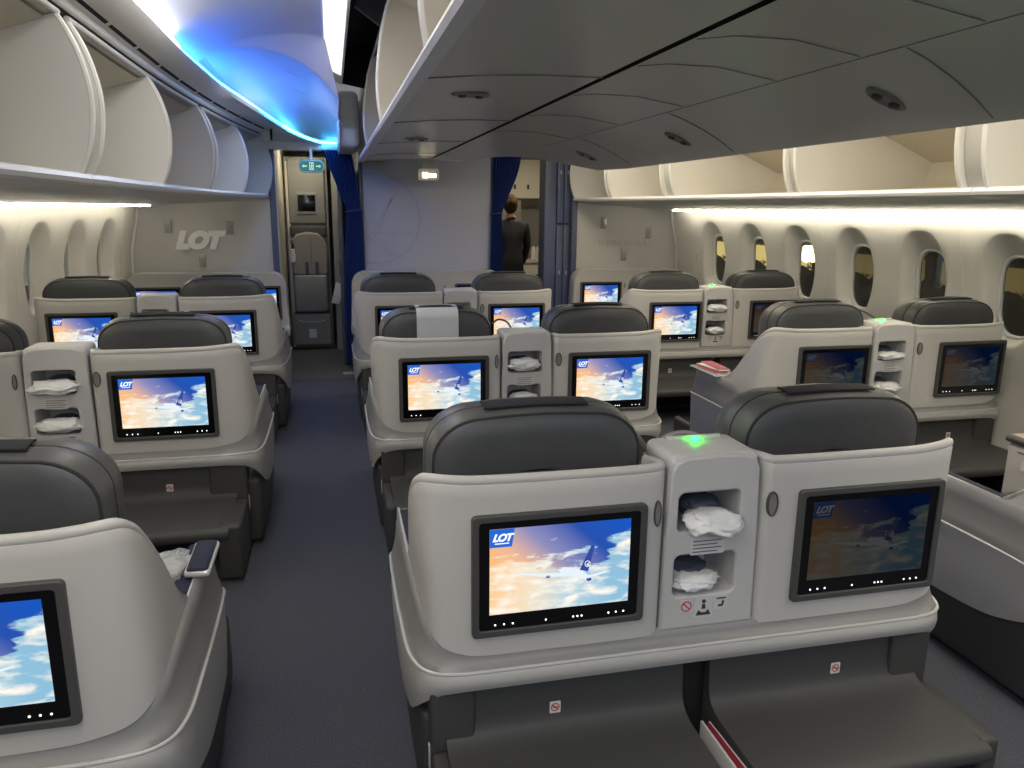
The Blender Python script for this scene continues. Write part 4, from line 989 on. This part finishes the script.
# loop armrests and belts near the centre console of nearest row
cable([(.795,2.10,.955),(.832,2.10,.965),(.870,2.10,.955),(.90,2.10,.922),(.925,2.10,.88),(.925,2.08,.80)], 'pale grey loop strap beside the right edge of the nearest lit-screen seat', .008)
cable([(.86,1.93,.93),(.872,1.93,.965),(.90,1.93,.995),(.95,1.93,1.003),(.995,1.93,.985),(1.0,1.93,.93)], 'pale grey loop strap directly behind the green light of the nearest seats', .008)
cable([(3.035,Y2+.19,1.018),(3.0,Y2+.24,1.05),(2.93,Y2+.30,1.06),(2.86,Y2+.34,1.03),(2.84,Y2+.35,.96)], 'dark looped cable behind the console of the right middle seats', .006)
cable([(.90,3.90,1.005),(.88,3.92,1.035),(.84,3.94,1.045),(.81,3.96,1.02)], 'small dark cable loop behind the console of the middle centre seats', .005)
# ------------------------------------------------------------------ outside: night apron
m = MB(); m.box(-60,60,-40,60,-4.2,-4.0, NIGHT); tag(m.build('ground_outside'), kind='structure')
root = empty('terminal_building', (24,30,-4), 'lit terminal building in the night behind the right windows', 'building')
m = MB(); m.box(-1,3,-28,34,0,9, TERM); m.build('facade', root)
for k in range(8):
    m = MB(); m.box(-1.1,-1.0,-27+k*7.8,-27+k*7.8+6.8,2.9,3.75, TERML if k >= 4 else TERMD); 
    for q in range(5): m.box(-1.14,-1.08,-27+k*7.8+q*1.7-.06,-27+k*7.8+q*1.7+.06,3.9,4.9, TERM)
    m.build('lit_window', root)
root = empty('flood_light', (12.0,17.35,-4), 'bright yellow flood light outside the third right window', 'lamp')
m = MB(); m.tube([(0,0,0),(0,0,4.4)], .08, TERM); m.build('mast', root)
m = MB(); m.box(-.25,.25,-.45,.45,4.35,4.75, FLOOD, .05); m.build('lamp_head', root)
# ------------------------------------------------------------------ lights
def area(name, loc, rot, sx, sy, e, col):
    l = bpy.data.lights.new(name,'AREA'); l.shape='RECTANGLE'; l.size=sx; l.size_y=sy; l.energy=e; l.color=col
    o = bpy.data.objects.new(name,l); COL.objects.link(o); o.location=loc; o.rotation_euler=rot; return o
NEUT = (1,.97,.92)
area('rear_fill', (.9,-1.2,2.2), (math.radians(60),0,0), 3.6, .7, 27, (.86,.92,1))  # added fill out of view behind the camera, for the seat backs
area('aisle_fill_left', (-.36,.4,2.50), (0,0,0), .35, 2.0, 22, (1,.91,.76))  # added fills along the left aisle, without lamp fittings
area('aisle_fill_left', (-.36,3.4,2.60), (0,0,0), .30, 1.6, 12, (1,.96,.88))
area('aisle_fill_left', (-.36,6.2,2.47), (0,0,0), .30, 1.2, 5, (.75,.85,1))
area('aisle_fill_right', (2.1,1.2,2.45), (0,math.radians(-20),0), .4, 3.0, 30, (1,.90,.72))  # added fills above the right aisle, out of view, brighten the bin interiors
area('aisle_fill_right', (2.1,5.0,2.45), (0,math.radians(-20),0), .4, 4.0, 36, (1,.88,.66))
W = bpy.data.worlds.new('World'); S.world = W; W.use_nodes = True
W.node_tree.nodes['Background'].inputs[0].default_value = (.62,.64,.68,1); W.node_tree.nodes['Background'].inputs[1].default_value = .30
# ------------------------------------------------------------------ camera
F=769.;VX,VY=330.,206.;r_=.0095; cr_,sr_=math.cos(r_),math.sin(r_)
u,v=VX-512,384-VY; u1=u*cr_-v*sr_; v1=u*sr_+v*cr_
pit=math.atan(v1/F); yaw=math.atan(-u1/math.hypot(F,v1))
cy,sy,cp,sp=math.cos(yaw),math.sin(yaw),math.cos(pit),math.sin(pit)
fw=Vector((sy*cp,cy*cp,-sp)); r0=Vector((cy,-sy,0)); u0=Vector((sy*sp,cy*sp,cp))
rt=cr_*r0+sr_*u0; up=-sr_*r0+cr_*u0
cd=bpy.data.cameras.new('camera'); co=bpy.data.objects.new('camera',cd); COL.objects.link(co)
cd.sensor_width=36; cd.lens=F/1024*36; cd.clip_start=.02; cd.clip_end=200
M3=Matrix((rt,up,-fw)).transposed(); co.matrix_world=Matrix.Translation((0,0,1.62)) @ M3.to_4x4()
S.camera=co
S.view_settings.view_transform='Standard'; S.view_settings.look='None'; S.view_settings.gamma=1; S.view_settings.use_curve_mapping=False
S.view_settings.exposure=0.10
